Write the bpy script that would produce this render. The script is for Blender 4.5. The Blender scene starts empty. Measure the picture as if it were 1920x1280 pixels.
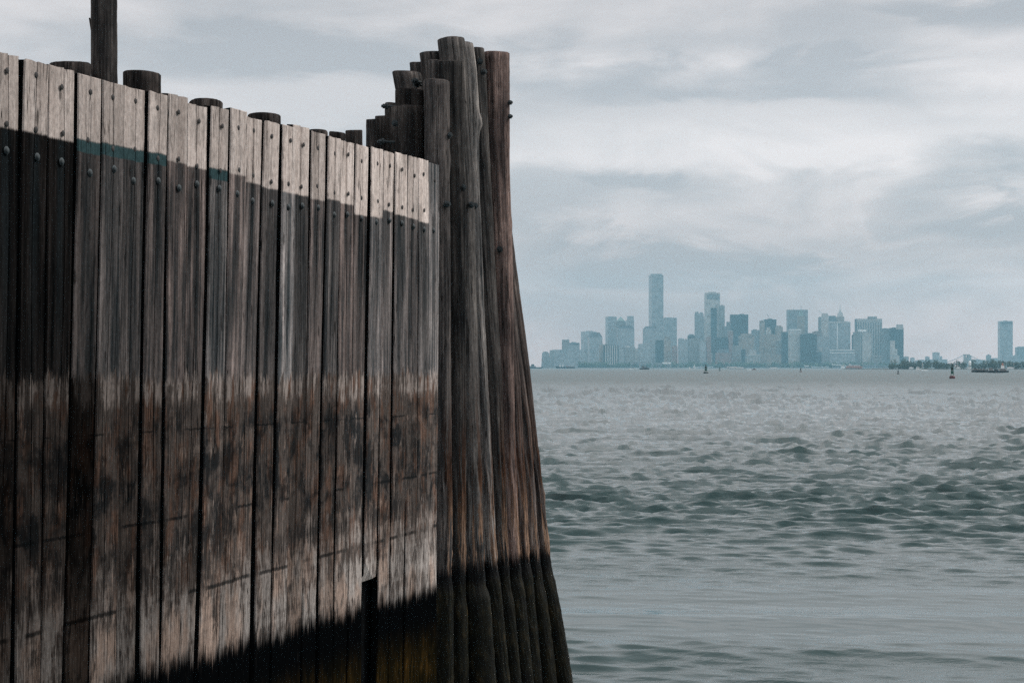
import bpy, bmesh, math, random
import numpy as np
from mathutils import Vector, Matrix
R = math.radians
random.seed(7)
sc = bpy.context.scene
C = sc.collection

# ------------------------------------------------------------------ camera
F = 3430.0          # focal length in photo pixels (1920 wide)
HZ = 688.0          # eye-level row in the photo
H = 4.6             # eye height over the water (m)
cam_d = bpy.data.cameras.new('camera')
cam = bpy.data.objects.new('camera', cam_d); C.objects.link(cam)
cam.location = (0, 0, H); cam.rotation_euler = (R(90), 0, 0)
cam_d.sensor_width = 36.0
cam_d.lens = 36.0 * F / 1920.0
cam_d.shift_y = (HZ - 640.0) / 1920.0
cam_d.clip_start = 0.2; cam_d.clip_end = 40000
sc.camera = cam

# ------------------------------------------------------------------ node helpers
class NT:
    def __init__(self, tree): self.t = tree
    def n(self, typ, **kw):
        nd = self.t.nodes.new(typ)
        for k, v in kw.items(): setattr(nd, k, v)
        return nd
    def link(self, a, b): self.t.links.new(a, b)
    def put(self, sock, v):
        if isinstance(v, bpy.types.NodeSocket): self.link(v, sock)
        elif v is not None:
            if sock.type == 'RGBA' and isinstance(v, (tuple, list)) and len(v) == 3: v = (*v, 1)
            sock.default_value = v
    def m(self, op, a, b=None, c=None, clamp=False):
        nd = self.n('ShaderNodeMath', operation=op, use_clamp=clamp)
        self.put(nd.inputs[0], a)
        if b is not None: self.put(nd.inputs[1], b)
        if c is not None: self.put(nd.inputs[2], c)
        return nd.outputs[0]
    def ss(self, x, a, b):          # smooth step
        nd = self.n('ShaderNodeMapRange', interpolation_type='SMOOTHSTEP')
        self.put(nd.inputs[0], x); self.put(nd.inputs[1], a); self.put(nd.inputs[2], b)
        return nd.outputs[0]
    def mr(self, x, a, b, c, d):
        nd = self.n('ShaderNodeMapRange')
        for i, v in enumerate((x, a, b, c, d)): self.put(nd.inputs[i], v)
        return nd.outputs[0]
    def xyz(self, x, y, z):
        nd = self.n('ShaderNodeCombineXYZ')
        for i, v in enumerate((x, y, z)): self.put(nd.inputs[i], v)
        return nd.outputs[0]
    def sep(self, v):
        nd = self.n('ShaderNodeSeparateXYZ'); self.put(nd.inputs[0], v); return nd.outputs
    def noise(self, vec, scale=1.0, detail=3.0, rough=0.5, dist=0.0):
        nd = self.n('ShaderNodeTexNoise')
        self.put(nd.inputs['Vector'], vec)
        nd.inputs['Scale'].default_value = scale; nd.inputs['Detail'].default_value = detail
        nd.inputs['Roughness'].default_value = rough; nd.inputs['Distortion'].default_value = dist
        return nd.outputs[0]
    def mix(self, f, a, b, mode='MIX'):
        nd = self.n('ShaderNodeMix', data_type='RGBA', blend_type=mode)
        self.put(nd.inputs[0], f); self.put(nd.inputs[6], a); self.put(nd.inputs[7], b)
        return nd.outputs[2]
    def scale(self, col, f):
        return self.mix(1.0, col, self.xyz(f, f, f), 'MULTIPLY') if not isinstance(f, float) else self.mix(1.0, col, (f, f, f), 'MULTIPLY')
    def attr(self, name):
        nd = self.n('ShaderNodeAttribute', attribute_type='OBJECT', attribute_name=name); return nd.outputs['Fac']
    def ramp(self, f, stops):
        nd = self.n('ShaderNodeValToRGB'); cr = nd.color_ramp
        while len(cr.elements) < len(stops): cr.elements.new(0.5)
        for e, (p, c) in zip(cr.elements, stops): e.position = p; e.color = (*c, 1)
        self.put(nd.inputs[0], f); return nd.outputs[0]

# ------------------------------------------------------------------ sky
SUN_EL, SUN_AZ = 40.0, 74.0      # azimuth from +Y towards +X
w = bpy.data.worlds.new('World'); sc.world = w; w.use_nodes = True
nt = w.node_tree; nt.nodes.clear(); g = NT(nt)
out = g.n('ShaderNodeOutputWorld')
sky = g.n('ShaderNodeTexSky', sky_type='NISHITA'); sky.sun_disc = False
sky.sun_elevation = R(SUN_EL); sky.sun_rotation = R(SUN_AZ); sky.dust_density = 3.0
b1 = g.n('ShaderNodeBackground'); g.link(sky.outputs[0], b1.inputs[0]); b1.inputs[1].default_value = 0.1
tc = g.n('ShaderNodeTexCoord')
dx, dy, dz = g.sep(tc.outputs['Generated'])
el = g.m('MAXIMUM', dz, 0.0)
big = g.noise(g.xyz(g.m('MULTIPLY', dx, 2.6), g.m('MULTIPLY', dy, 2.6), g.m('ADD', g.m('MULTIPLY', dz, 15.0), 2.3)), 1.0, 4.0, 0.5, 0.3)
mid = g.noise(g.xyz(g.m('MULTIPLY', dx, 11.0), g.m('MULTIPLY', dy, 11.0), g.m('ADD', g.m('MULTIPLY', dz, 27.0), 7.1)), 1.0, 7.0, 0.58, 0.6)
wis = g.noise(g.xyz(g.m('MULTIPLY', dx, 9.0), g.m('MULTIPLY', dy, 9.0), g.m('MULTIPLY', dz, 34.0)), 1.0, 6.0, 0.55, 0.4)
low_puff = g.mr(el, 0.05, 0.16, 0.50, 0.16)
cl = g.m('ADD', g.m('MULTIPLY', big, 0.5), g.m('ADD', g.m('MULTIPLY', mid, low_puff), g.m('MULTIPLY', wis, g.m('SUBTRACT', 0.5, low_puff))))
cl = g.ss(cl, 0.37, 0.61)
# single banks of cloud ahead, ragged at the edge
fwd = g.m('MAXIMUM', dy, 0.05)
bu = g.m('ADD', g.m('DIVIDE', dx, fwd), g.m('MULTIPLY', g.m('SUBTRACT', mid, 0.5), 0.20))
bv = g.m('ADD', g.m('DIVIDE', dz, fwd), g.m('MULTIPLY', g.m('ADD', g.m('SUBTRACT', wis, 0.5), g.m('SUBTRACT', mid, 0.5)), 0.032))
for cx_, cy_, rx_, ry_, amt in ((1800, 385, 105, 55, -.60), (1890, 300, 150, 42, -.60), (1150, 350, 95, 30, -.28), (1100, 470, 130, 52, -.38), (1340, 495, 200, 40, -.38), (1720, 440, 210, 36, -.30),
                                (1400, 150, 560, 46, -.50), (560, 100, 420, 50, -.30), (1420, 262, 560, 62, .55), (1100, 415, 150, 30, .40), (450, 200, 420, 55, .45), (1830, 20, 190, 30, -.5)):
    uu = g.m('DIVIDE', g.m('SUBTRACT', bu, (cx_ - 960.0) / F), rx_ / F); vv = g.m('DIVIDE', g.m('SUBTRACT', bv, (HZ - cy_) / F), ry_ / F)
    dd = g.m('ADD', g.m('MULTIPLY', uu, uu), g.m('MULTIPLY', vv, vv))
    cl = g.m('ADD', cl, g.m('MULTIPLY', g.m('MULTIPLY', g.ss(dd, 1.7, 0.15), g.m('GREATER_THAN', dy, 0.2)), amt))
cl = g.m('ADD', g.m('MULTIPLY', cl, 0.8), 0.10, clamp=True)
ccol = g.ramp(cl, [(0.0, (0.288, 0.289, 0.303)), (0.45, (0.395, 0.377, 0.381)), (1.0, (0.520, 0.484, 0.480))])
bank = g.n('ShaderNodeFloatCurve')
cm = bank.mapping.curves[0]
cm.points[0].location = (0, 0.46); cm.points[1].location = (1, 0.90)
for q in ((0.05, 0.47), (0.10, 0.54), (0.15, 0.55), (0.20, 0.51), (0.28, 0.74), (0.45, 0.86)): cm.points.new(*q)
bank.mapping.update()
g.link(el, bank.inputs['Value'])
# an overcast sky grows brighter towards the zenith; the low murk is warmer
ccol = g.mix(g.ss(el, 0.13, 0.0), ccol, g.mix(1.0, ccol, (1.08, 0.89, 0.845), 'MULTIPLY'))
ccol = g.scale(ccol, g.m('MULTIPLY', bank.outputs[0], 1.48))
b2 = g.n('ShaderNodeBackground'); g.link(ccol, b2.inputs[0]); b2.inputs[1].default_value = 1.0
mx = g.n('ShaderNodeMixShader'); mx.inputs[0].default_value = 0.95
g.link(b1.outputs[0], mx.inputs[1]); g.link(b2.outputs[0], mx.inputs[2]); g.link(mx.outputs[0], out.inputs[0])

# ------------------------------------------------------------------ sun (veiled by the overcast)
sd = bpy.data.lights.new('sun', 'SUN'); sd.energy = 1.5; sd.angle = R(16); sd.color = (1, 0.95, 0.9)
so = bpy.data.objects.new('sun', sd); C.objects.link(so)
so.location = (60, 30, 80)
dirv = Vector((math.sin(R(SUN_AZ)) * math.cos(R(SUN_EL)), math.cos(R(SUN_AZ)) * math.cos(R(SUN_EL)), math.sin(R(SUN_EL))))
so.rotation_euler = dirv.to_track_quat('Z', 'Y').to_euler()

# ------------------------------------------------------------------ exposure and sampling
vs = sc.view_settings
vs.view_transform = 'Standard'; vs.look = 'None'; vs.exposure = 1.08; vs.gamma = 1.0; vs.use_curve_mapping = False
cy = sc.cycles
cy.use_denoising = False
cy.max_bounces = 6; cy.diffuse_bounces = 3; cy.glossy_bounces = 3; cy.transmission_bounces = 2
cy.volume_bounces = 1; cy.transparent_max_bounces = 4
cy.caustics_reflective = False; cy.caustics_refractive = False
cy.sample_clamp_indirect = 4.0

# ------------------------------------------------------------------ object helpers
def P(px, py, Y): return Vector(((px - 960.0) / F * Y, Y, H + (HZ - py) / F * Y))
def zat(py, Y): return H + (HZ - py) / F * Y
def tag(o, label=None, cat=None, group=None, kind=None):
    if label: o['label'] = label
    if cat: o['category'] = cat
    if group: o['group'] = group
    if kind: o['kind'] = kind
    return o
def obj(name, me, mat=None, parent=None, loc=(0, 0, 0), rotz=0.0):
    if isinstance(me, bmesh.types.BMesh):
        bm = me; me = bpy.data.meshes.new(name); bm.normal_update(); bm.to_mesh(me); bm.free()
    if mat and not me.materials: me.materials.append(mat)
    o = bpy.data.objects.new(name, me); C.objects.link(o)
    o.location = loc; o.rotation_euler = (0, 0, rotz)
    if parent: o.parent = parent
    return o
def thing(name, label, cat, loc=(0, 0, 0), rotz=0.0, group=None):
    o = bpy.data.objects.new(name, None); C.objects.link(o); o.location = loc; o.rotation_euler = (0, 0, rotz)
    o.empty_display_size = 0.3
    return tag(o, label, cat, group)
def box(bm, x0, x1, y0, y1, z0, z1, top=1.0):
    """box, its top scaled about its centre by top"""
    cx, cy_ = (x0 + x1) / 2, (y0 + y1) / 2
    vs_ = [bm.verts.new((x, y, z0)) for x, y in ((x0, y0), (x1, y0), (x1, y1), (x0, y1))]
    vt = [bm.verts.new((cx + (x - cx) * top, cy_ + (y - cy_) * top, z1)) for x, y in ((x0, y0), (x1, y0), (x1, y1), (x0, y1))]
    bm.faces.new(vs_[::-1]); bm.faces.new(vt)
    for i in range(4): bm.faces.new((vs_[i], vs_[(i + 1) % 4], vt[(i + 1) % 4], vt[i]))
def lathe(bm, prof, n=12, cx=0.0, cy_=0.0, cap=True):
    """prof: (radius, z)"""
    rings = []
    for r, z in prof:
        rings.append([bm.verts.new((cx + r * math.cos(2 * math.pi * i / n), cy_ + r * math.sin(2 * math.pi * i / n), z)) for i in range(n)])
    for a, b in zip(rings, rings[1:]):
        for i in range(n): bm.faces.new((a[i], a[(i + 1) % n], b[(i + 1) % n], b[i]))
    if cap: bm.faces.new(rings[0][::-1]); bm.faces.new(rings[-1])
def tube(bm, p0, p1, r, n=6):
    p0, p1 = Vector(p0), Vector(p1); d = (p1 - p0); q = d.to_track_quat('Z', 'Y')
    a = [bm.verts.new(p0 + q @ Vector((r * math.cos(6.2832 * i / n), r * math.sin(6.2832 * i / n), 0))) for i in range(n)]
    b = [bm.verts.new(p1 + q @ Vector((r * math.cos(6.2832 * i / n), r * math.sin(6.2832 * i / n), 0))) for i in range(n)]
    for i in range(n): bm.faces.new((a[i], a[(i + 1) % n], b[(i + 1) % n], b[i]))
    bm.faces.new(a[::-1]); bm.faces.new(b)
def smooth(o):
    o.data.shade_smooth() if hasattr(o.data, 'shade_smooth') else None
    return o

# ------------------------------------------------------------------ materials
def newmat(name):
    mt = bpy.data.materials.new(name); mt.use_nodes = True
    t = mt.node_tree; t.nodes.clear(); g = NT(t)
    o = g.n('ShaderNodeOutputMaterial'); p = g.n('ShaderNodeBsdfPrincipled'); g.link(p.outputs[0], o.inputs[0])
    return mt, g, p
def plain(name, col, rough=0.6, metal=0.0, var=0.25, scale=3.0, spec=0.5):
    mt, g, p = newmat(name)
    t = g.n('ShaderNodeTexCoord')
    nz = g.noise(t.outputs['Object'], scale, 4.0)
    f = g.mr(nz, 0.3, 0.7, 1 - var, 1 + var)
    g.put(p.inputs['Base Color'], g.scale(g.mix(0.0, col, col), f))
    p.inputs['Roughness'].default_value = rough; p.inputs['Metallic'].default_value = metal; p.inputs['Specular IOR Level'].default_value = spec
    return mt
WD = Vector((0.340, 0.940, 0)).normalized()      # run of the wall
WROT = math.atan2(WD.y, WD.x)
WN = Vector((WD.y, -WD.x, 0))                    # its face, towards the water

def zone_colours(g, z, dry, s, lx, seed, low, g1, g2):
    """wear that goes with the height above the water: scuffed and rust-stained planking where hulls rub,
    black weed at the high-water mark, brown slime below it"""
    def nz(kx, kz, off, det=4.0, ro=0.6, dist=0.0, xx=None):
        return g.noise(g.xyz(g.m('MULTIPLY', lx if xx is None else xx, kx), g.m('MULTIPLY', z, kz), g.m('ADD', seed, off)), 1.0, det, ro, dist)
    edge = nz(30.0, 3.2, 0.0, 5.0, 0.7)
    jz = g.m('ADD', z, g.m('MULTIPLY', g.m('SUBTRACT', edge, 0.5), 0.55))
    jz = g.m('ADD', jz, g.m('MULTIPLY', g.m('SUBTRACT', g.noise(g.xyz(seed, 3.0, 1.0), 3.0, 0.0), 0.5), 0.22))
    m_rub = g.ss(jz, 4.54, 4.47)
    # the wood itself: coarse grain, brown
    gr = g.m('ADD', g.m('MULTIPLY', g2, 0.5), g.m('MULTIPLY', nz(55.0, 0.9, 17.0, 5.0, 0.7), 0.5))
    col = g.ramp(g.mr(gr, 0.36, 0.64, 0, 1), [(0, (0.014, 0.0135, 0.013)), (0.4, (0.049, 0.042, 0.038)), (0.75, (0.105, 0.088, 0.079)), (1, (0.17, 0.146, 0.131))])
    # old tar and wet patches, broken by the grain
    tar = g.m('ADD', nz(4.0, 2.4, 41.0, 6.0, 0.62, 0.6), g.m('MULTIPLY', g.m('SUBTRACT', edge, 0.5), 0.25))
    tar2 = g.noise(g.xyz(g.m('MULTIPLY', s, 0.7), g.m('MULTIPLY', z, 1.9), 23.0), 1.0, 4.0, 0.6)
    tar = g.m('ADD', g.m('MULTIPLY', tar, 0.65), g.m('MULTIPLY', tar2, 0.35))
    hi = g.ss(z, 3.2, 2.3)
    col = g.mix(g.m('MULTIPLY', g.m('MULTIPLY', g.ss(tar, 0.445, 0.575), g.m('SUBTRACT', 1.0, g.m('MAXIMUM', g.m('MULTIPLY', hi, 0.75), g.ss(z, 4.0, 4.35)))), 0.86), col, (0.0085, 0.0115, 0.0135))
    # rust
    rust = g.m('ADD', nz(6.0, 2.0, 31.0, 5.0, 0.65), g.m('MULTIPLY', g.m('SUBTRACT', g2, 0.5), 0.3))
    col = g.mix(g.m('MULTIPLY', g.m('MULTIPLY', g.ss(rust, 0.50, 0.62), g.ss(z, 1.9, 2.9)), 0.9), col, g.mix(1.0, col, (1.30, 0.94, 0.78), 'MULTIPLY'))
    # pale scuffs: thick along the top of the zone, bleached timber just above the weed
    scz = g.m('ADD', g.m('MULTIPLY', g.ss(z, 4.10, 4.42), g.mr(g.noise(g.xyz(seed, g.m('MULTIPLY', lx, 9.0), 6.0), 1.7, 2.0), 0.35, 0.65, -0.02, 0.19)), g.m('MULTIPLY', g.ss(z, 3.3, 2.1), 0.135))
    sc1 = g.m('ADD', g.m('MULTIPLY', nz(9.0, 2.6, 61.0, 6.0, 0.68, 0.6), 0.62), g.m('MULTIPLY', nz(60.0, 3.0, 71.0, 4.0, 0.7), 0.38))
    sc1 = g.m('ADD', sc1, scz)
    pale = g.mix(g.ss(z, 3.3, 2.0), (0.225, 0.188, 0.166), (0.33, 0.305, 0.285))
    pale = g.mix(g.ss(nz(2.0, 0.8, 83.0), 0.45, 0.6), pale, g.mix(1.0, pale, (1.08, 0.90, 0.80), 'MULTIPLY'))
    pale = g.mix(g.ss(g2, 0.56, 0.44), pale, g.mix(1.0, pale, (0.55, 0.54, 0.54), 'MULTIPLY'))
    hb = g.noise(g.xyz(g.m('MULTIPLY', s, 0.35), g.m('MULTIPLY', g.m('SUBTRACT', z, g.m('MULTIPLY', s, 0.012)), 3.4), 13.0), 1.0, 4.0, 0.6)
    sc1 = g.m('ADD', sc1, g.m('MULTIPLY', g.m('SUBTRACT', hb, 0.5), 0.28))
    pale = g.mix(g.ss(z, 4.05, 4.35), pale, (0.235, 0.205, 0.188))
    col = g.mix(g.m('MULTIPLY', g.ss(sc1, 0.54, 0.68), 0.95), col, pale)
    # level scrapes left by rubbing strakes
    for zz, tilt, wd, off in ((4.0, .0, .008, 1.), (3.22, .012, .014, 2.), (2.52, .02, .018, 4.)):
        dl = g.m('ABSOLUTE', g.m('SUBTRACT', z, g.m('ADD', zz + 22 * tilt * 0, g.m('ADD', g.m('MULTIPLY', g.m('SUBTRACT', s, 20.0), tilt), g.m('MULTIPLY', g.m('SUBTRACT', edge, 0.5), 0.05)))))
        brk = g.noise(g.xyz(g.m('MULTIPLY', s, 1.6), off, seed), 1.0, 2.0, 0.5)
        col = g.mix(g.m('MULTIPLY', g.m('MULTIPLY', g.ss(dl, wd * 1.6, wd * .5), g.ss(brk, 0.46, 0.56)), 0.8), col, (0.008, 0.010, 0.011))
    col = g.mix(m_rub, dry, g.scale(col, low))
    # high-water mark
    jt = g.noise(g.xyz(g.m('MULTIPLY', lx, 75.0), seed, g.m('MULTIPLY', z, 1.0)), 1.0, 5.0, 0.75)
    jt2 = g.noise(g.xyz(g.m('MULTIPLY', lx, 9.0), seed, 4.0), 1.0, 2.0, 0.5)
    tz = g.m('ADD', z, g.m('ADD', g.m('MULTIPLY', g.m('SUBTRACT', jt, 0.5), 0.50), g.m('MULTIPLY', g.m('SUBTRACT', jt2, 0.5), 0.30)))
    m_t = g.ss(tz, 1.88, 1.70)
    weed = nz(16.0, 3.0, 7.0, 5.0, 0.7)
    blot = g.noise(g.xyz(g.m('MULTIPLY', s, 2.0), g.m('MULTIPLY', z, 1.6), 77.0), 1.0, 3.0, 0.5)
    slime = g.ramp(g.m('ADD', g.m('MULTIPLY', weed, 0.6), g.m('MULTIPLY', blot, 0.4)), [(0.38, (0.002, 0.0025, 0.002)), (0.50, (0.009, 0.007, 0.003)), (0.60, (0.026, 0.016, 0.005)), (0.72, (0.085, 0.038, 0.008))])
    wet = g.mix(g.ss(z, 1.45, 0.85), (0.0016, 0.002, 0.0024), slime)
    col = g.mix(m_t, col, wet)
    return col, m_rub, m_t

def plank_material():
    mt, g, p = newmat('weathered_planks')
    t = g.n('ShaderNodeTexCoord'); ge = g.n('ShaderNodeNewGeometry')
    lx, ly, z = g.sep(t.outputs['Object'])
    wx, wy, wz = g.sep(ge.outputs['Position'])
    s = g.m('ADD', g.m('MULTIPLY', wx, WD.x), g.m('MULTIPLY', wy, WD.y))
    seed, tone, low, warm = g.attr('seed'), g.attr('tone'), g.attr('low'), g.attr('warm')
    band, green, lean = g.attr('band'), g.attr('green'), g.attr('lean')
    lx = g.m('SUBTRACT', lx, g.m('MULTIPLY', z, lean))
    # long grain
    g1 = g.noise(g.xyz(g.m('MULTIPLY', lx, 24.0), g.m('MULTIPLY', z, 0.35), seed), 1.0, 5.0, 0.6, 0.35)
    g2 = g.noise(g.xyz(g.m('MULTIPLY', lx, 150.0), g.m('MULTIPLY', z, 1.6), seed), 1.0, 4.0, 0.65)
    g3 = g.noise(g.xyz(g.m('MULTIPLY', lx, 8.0), g.m('MULTIPLY', z, 0.9), g.m('ADD', seed, 5.0)), 1.0, 4.0, 0.55)
    gr = g.m('ADD', g.m('MULTIPLY', g1, 0.40), g.m('ADD', g.m('MULTIPLY', g2, 0.25), g.m('MULTIPLY', g3, 0.35)))
    dark = g.ramp(g.mr(gr, 0.385, 0.635, 0, 1), [(0, (0.010, 0.014, 0.016)), (0.30, (0.037, 0.040, 0.042)), (0.62, (0.098, 0.092, 0.090)), (1, (0.22, 0.205, 0.20))])
    dark = g.mix(g.m('MULTIPLY', warm, 0.8), dark, g.mix(1.0, dark, (1.14, 0.94, 0.87), 'MULTIPLY'))
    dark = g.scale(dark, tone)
    # drip stain running down from the bolt
    dw = g.m('ABSOLUTE', g.m('SUBTRACT', lx, g.m('MULTIPLY', g.m('SUBTRACT', g1, 0.5), 0.10)))
    drip = g.m('MULTIPLY', g.ss(dw, 0.09, 0.015), g.m('MULTIPLY', g.ss(z, 3.9, 6.2), g.ss(z, 6.62, 6.5)))
    dark = g.mix(g.m('MULTIPLY', drip, 0.6), dark, (0.012, 0.016, 0.018))
    # clean timber above the old waling line
    pale = g.ramp(g.mr(gr, 0.36, 0.66, 0, 1), [(0, (0.28, 0.232, 0.206)), (0.35, (0.49, 0.425, 0.388)), (1, (0.66, 0.595, 0.555))])
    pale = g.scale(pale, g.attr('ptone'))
    dirt = g.noise(g.xyz(g.m('MULTIPLY', lx, 5.0), g.m('MULTIPLY', z, 2.0), g.m('ADD', seed, 3.0)), 1.0, 5.0, 0.65)
    pale = g.mix(g.m('MULTIPLY', g.ss(dirt, 0.48, 0.66), 0.45), pale, (0.15, 0.135, 0.125))
    smut = g.noise(g.xyz(g.m('MULTIPLY', lx, 16.0), g.m('MULTIPLY', z, 5.0), seed), 1.0, 6.0, 0.7, 0.5)
    pale = g.mix(g.m('MULTIPLY', g.ss(smut, 0.56, 0.72), 0.55), pale, (0.075, 0.066, 0.062))
    hol = g.m('ABSOLUTE', lx)
    run = g.m('MULTIPLY', g.ss(hol, 0.035, 0.006), g.ss(g2, 0.42, 0.6))
    pale = g.mix(g.m('MULTIPLY', run, 0.5), pale, (0.12, 0.10, 0.09))
    edge = g.m('ADD', z, g.m('MULTIPLY', g.m('SUBTRACT', g3, 0.5), 0.035))
    m_pale = g.ss(g.m('ADD', g.m('SUBTRACT', edge, band), g.m('MULTIPLY', g.m('SUBTRACT', g2, 0.5), 0.03)), -0.014, 0.014)
    m_green = g.m('MULTIPLY', g.m('MULTIPLY', g.ss(g.m('SUBTRACT', edge, band), -0.115, -0.10), g.m('SUBTRACT', 1.0, m_pale)), green)
    col = g.mix(m_pale, dark, pale)
    col = g.mix(m_green, col, (0.028, 0.052, 0.056))
    col, m_rub, m_t = zone_colours(g, z, col, s, lx, seed, low, g1, g2)
    ck = g.m('ABSOLUTE', g.m('SUBTRACT', g.noise(g.xyz(g.m('MULTIPLY', lx, 20.0), g.m('MULTIPLY', z, 0.55), g.m('ADD', seed, 91.0)), 1.0, 2.5, 0.5), 0.5))
    ckg = g.noise(g.xyz(g.m('MULTIPLY', lx, 6.0), g.m('MULTIPLY', z, 1.4), g.m('ADD', seed, 19.0)), 1.0, 2.0)
    m_ck = g.m('MULTIPLY', g.ss(ck, 0.014, 0.004), g.ss(ckg, 0.44, 0.54))
    grime = g.noise(g.xyz(g.m('MULTIPLY', lx, 34.0), g.m('MULTIPLY', z, 17.0), seed), 1.0, 5.0, 0.7)
    col = g.scale(col, g.mr(grime, 0.3, 0.7, 0.70, 1.30))
    kn = g.n('ShaderNodeTexVoronoi'); kn.inputs['Scale'].default_value = 1.0; kn.inputs['Randomness'].default_value = 1.0
    g.link(g.xyz(g.m('MULTIPLY', lx, 5.0), g.m('MULTIPLY', z, 1.5), seed), kn.inputs['Vector'])
    m_kn = g.ss(kn.outputs['Distance'], 0.13, 0.06)
    col = g.mix(g.m('MULTIPLY', g.m('MAXIMUM', m_ck, g.m('MULTIPLY', m_kn, 0.75)), 0.85), col, (0.007, 0.007, 0.007))
    g.put(p.inputs['Base Color'], col)
    g.put(p.inputs['Roughness'], g.mr(m_t, 0, 1, 0.82, 0.55))
    p.inputs['Specular IOR Level'].default_value = 0.0
    b = g.n('ShaderNodeBump'); b.inputs['Strength'].default_value = 0.8; b.inputs['Distance'].default_value = 0.012
    hgt = g.m('SUBTRACT', g.m('ADD', g.m('MULTIPLY', grime, 0.5), g.m('ADD', g.m('MULTIPLY', g2, 0.6), g1)), m_ck)
    g.link(hgt, b.inputs['Height']); g.link(b.outputs[0], p.inputs['Normal'])
    return mt

def pile_material():
    mt, g, p = newmat('weathered_piles')
    t = g.n('ShaderNodeTexCoord'); ge = g.n('ShaderNodeNewGeometry')
    at = g.n('ShaderNodeAttribute', attribute_type='GEOMETRY', attribute_name='round_dir')
    ox, oy, z = g.sep(at.outputs['Vector']); side = g.m('MULTIPLY', ox, 6.0)
    wx, wy, wz = g.sep(ge.outputs['Position'])
    seed, tone, low, warm = g.attr('seed'), g.attr('tone'), g.attr('low'), g.attr('warm')
    s = g.m('ADD', g.m('MULTIPLY', wx, WD.x), g.m('MULTIPLY', wy, WD.y))
    g1 = g.noise(g.xyz(g.m('MULTIPLY', ox, 17.0), g.m('MULTIPLY', oy, 17.0), g.m('ADD', g.m('MULTIPLY', z, 0.4), seed)), 1.0, 5.0, 0.6, 0.3)
    g2 = g.noise(g.xyz(g.m('MULTIPLY', ox, 85.0), g.m('MULTIPLY', oy, 85.0), g.m('ADD', g.m('MULTIPLY', z, 1.8), seed)), 1.0, 4.0, 0.65)
    g3 = g.noise(g.xyz(g.m('MULTIPLY', ox, 4.0), g.m('MULTIPLY', oy, 4.0), g.m('ADD', g.m('MULTIPLY', z, 1.1), seed)), 1.0, 4.0, 0.6)
    gr = g.m('ADD', g.m('MULTIPLY', g1, 0.42), g.m('ADD', g.m('MULTIPLY', g2, 0.22), g.m('MULTIPLY', g3, 0.36)))
    dry = g.ramp(g.mr(gr, 0.37, 0.65, 0, 1), [(0, (0.010, 0.012, 0.013)), (0.35, (0.036, 0.036, 0.036)), (0.68, (0.092, 0.086, 0.081)), (1, (0.22, 0.203, 0.188))])
    dry = g.mix(warm, dry, g.mix(1.0, dry, (1.22, 0.88, 0.80), 'MULTIPLY'))
    dry = g.scale(dry, tone)
    # torn strips showing bare rusty wood low down
    torn = g.noise(g.xyz(g.m('MULTIPLY', ox, 13.0), g.m('MULTIPLY', oy, 13.0), g.m('ADD', g.m('MULTIPLY', z, 0.8), seed)), 1.0, 5.0, 0.7, 0.6)
    m_torn = g.m('MULTIPLY', g.ss(g.m('ADD', torn, g.m('MULTIPLY', side, 0.13)), 0.55, 0.63), g.ss(z, 4.9, 2.6))
    bare = g.mix(g.ss(z, 3.3, 2.0), (0.075, 0.036, 0.021), (0.30, 0.20, 0.14))
    bare = g.mix(g.ss(g2, 0.4, 0.62), g.mix(1.0, bare, (0.35, 0.33, 0.32), 'MULTIPLY'), bare)
    col = g.mix(g.m('MULTIPLY', m_torn, 0.9), dry, g.scale(bare, low))
    ck = g.m('ABSOLUTE', g.m('SUBTRACT', g.noise(g.xyz(g.m('MULTIPLY', ox, 15.0), g.m('MULTIPLY', oy, 15.0), g.m('ADD', g.m('MULTIPLY', z, 0.5), g.m('ADD', seed, 7.0))), 1.0, 2.5, 0.5), 0.5))
    grime = g.noise(g.xyz(g.m('MULTIPLY', ox, 34.0), g.m('MULTIPLY', oy, 34.0), g.m('ADD', g.m('MULTIPLY', z, 14.0), seed)), 1.0, 5.0, 0.7)
    col = g.scale(col, g.mr(grime, 0.3, 0.7, 0.66, 1.34))
    col = g.mix(g.m('MULTIPLY', g.ss(ck, 0.014, 0.004), 0.75), col, (0.006, 0.006, 0.006))
    jt = g.noise(g.xyz(g.m('MULTIPLY', ox, 30.0), g.m('MULTIPLY', oy, 30.0), seed), 1.0, 4.0, 0.7)
    tz = g.m('ADD', z, g.m('MULTIPLY', g.m('SUBTRACT', jt, 0.5), 0.55))
    m_t = g.ss(tz, 2.03, 1.86)
    weed = g.noise(g.xyz(g.m('MULTIPLY', ox, 9.0), g.m('MULTIPLY', oy, 9.0), g.m('ADD', g.m('MULTIPLY', z, 4.0), seed)), 1.0, 5.0, 0.65)
    slime = g.ramp(weed, [(0.36, (0.0015, 0.002, 0.0016)), (0.52, (0.0050, 0.0054, 0.0030)), (0.64, (0.015, 0.0125, 0.006)), (0.78, (0.055, 0.034, 0.014))])
    wet = g.mix(g.ss(z, 1.78, 1.60), (0.0016, 0.002, 0.0023), slime)
    col = g.mix(m_t, col, wet)
    g.put(p.inputs['Base Color'], col)
    g.put(p.inputs['Roughness'], g.mr(m_t, 0, 1, 0.8, 0.55))
    g.put(p.inputs['Specular IOR Level'], g.mr(m_t, 0, 1, 0.0, 0.10))
    b = g.n('ShaderNodeBump'); b.inputs['Strength'].default_value = 0.8; b.inputs['Distance'].default_value = 0.014
    g.link(g.m('ADD', g.m('MULTIPLY', g2, 0.5), g.m('ADD', g1, g.m('MULTIPLY', weed, m_t))), b.inputs['Height']); g.link(b.outputs[0], p.inputs['Normal'])
    return mt

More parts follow.
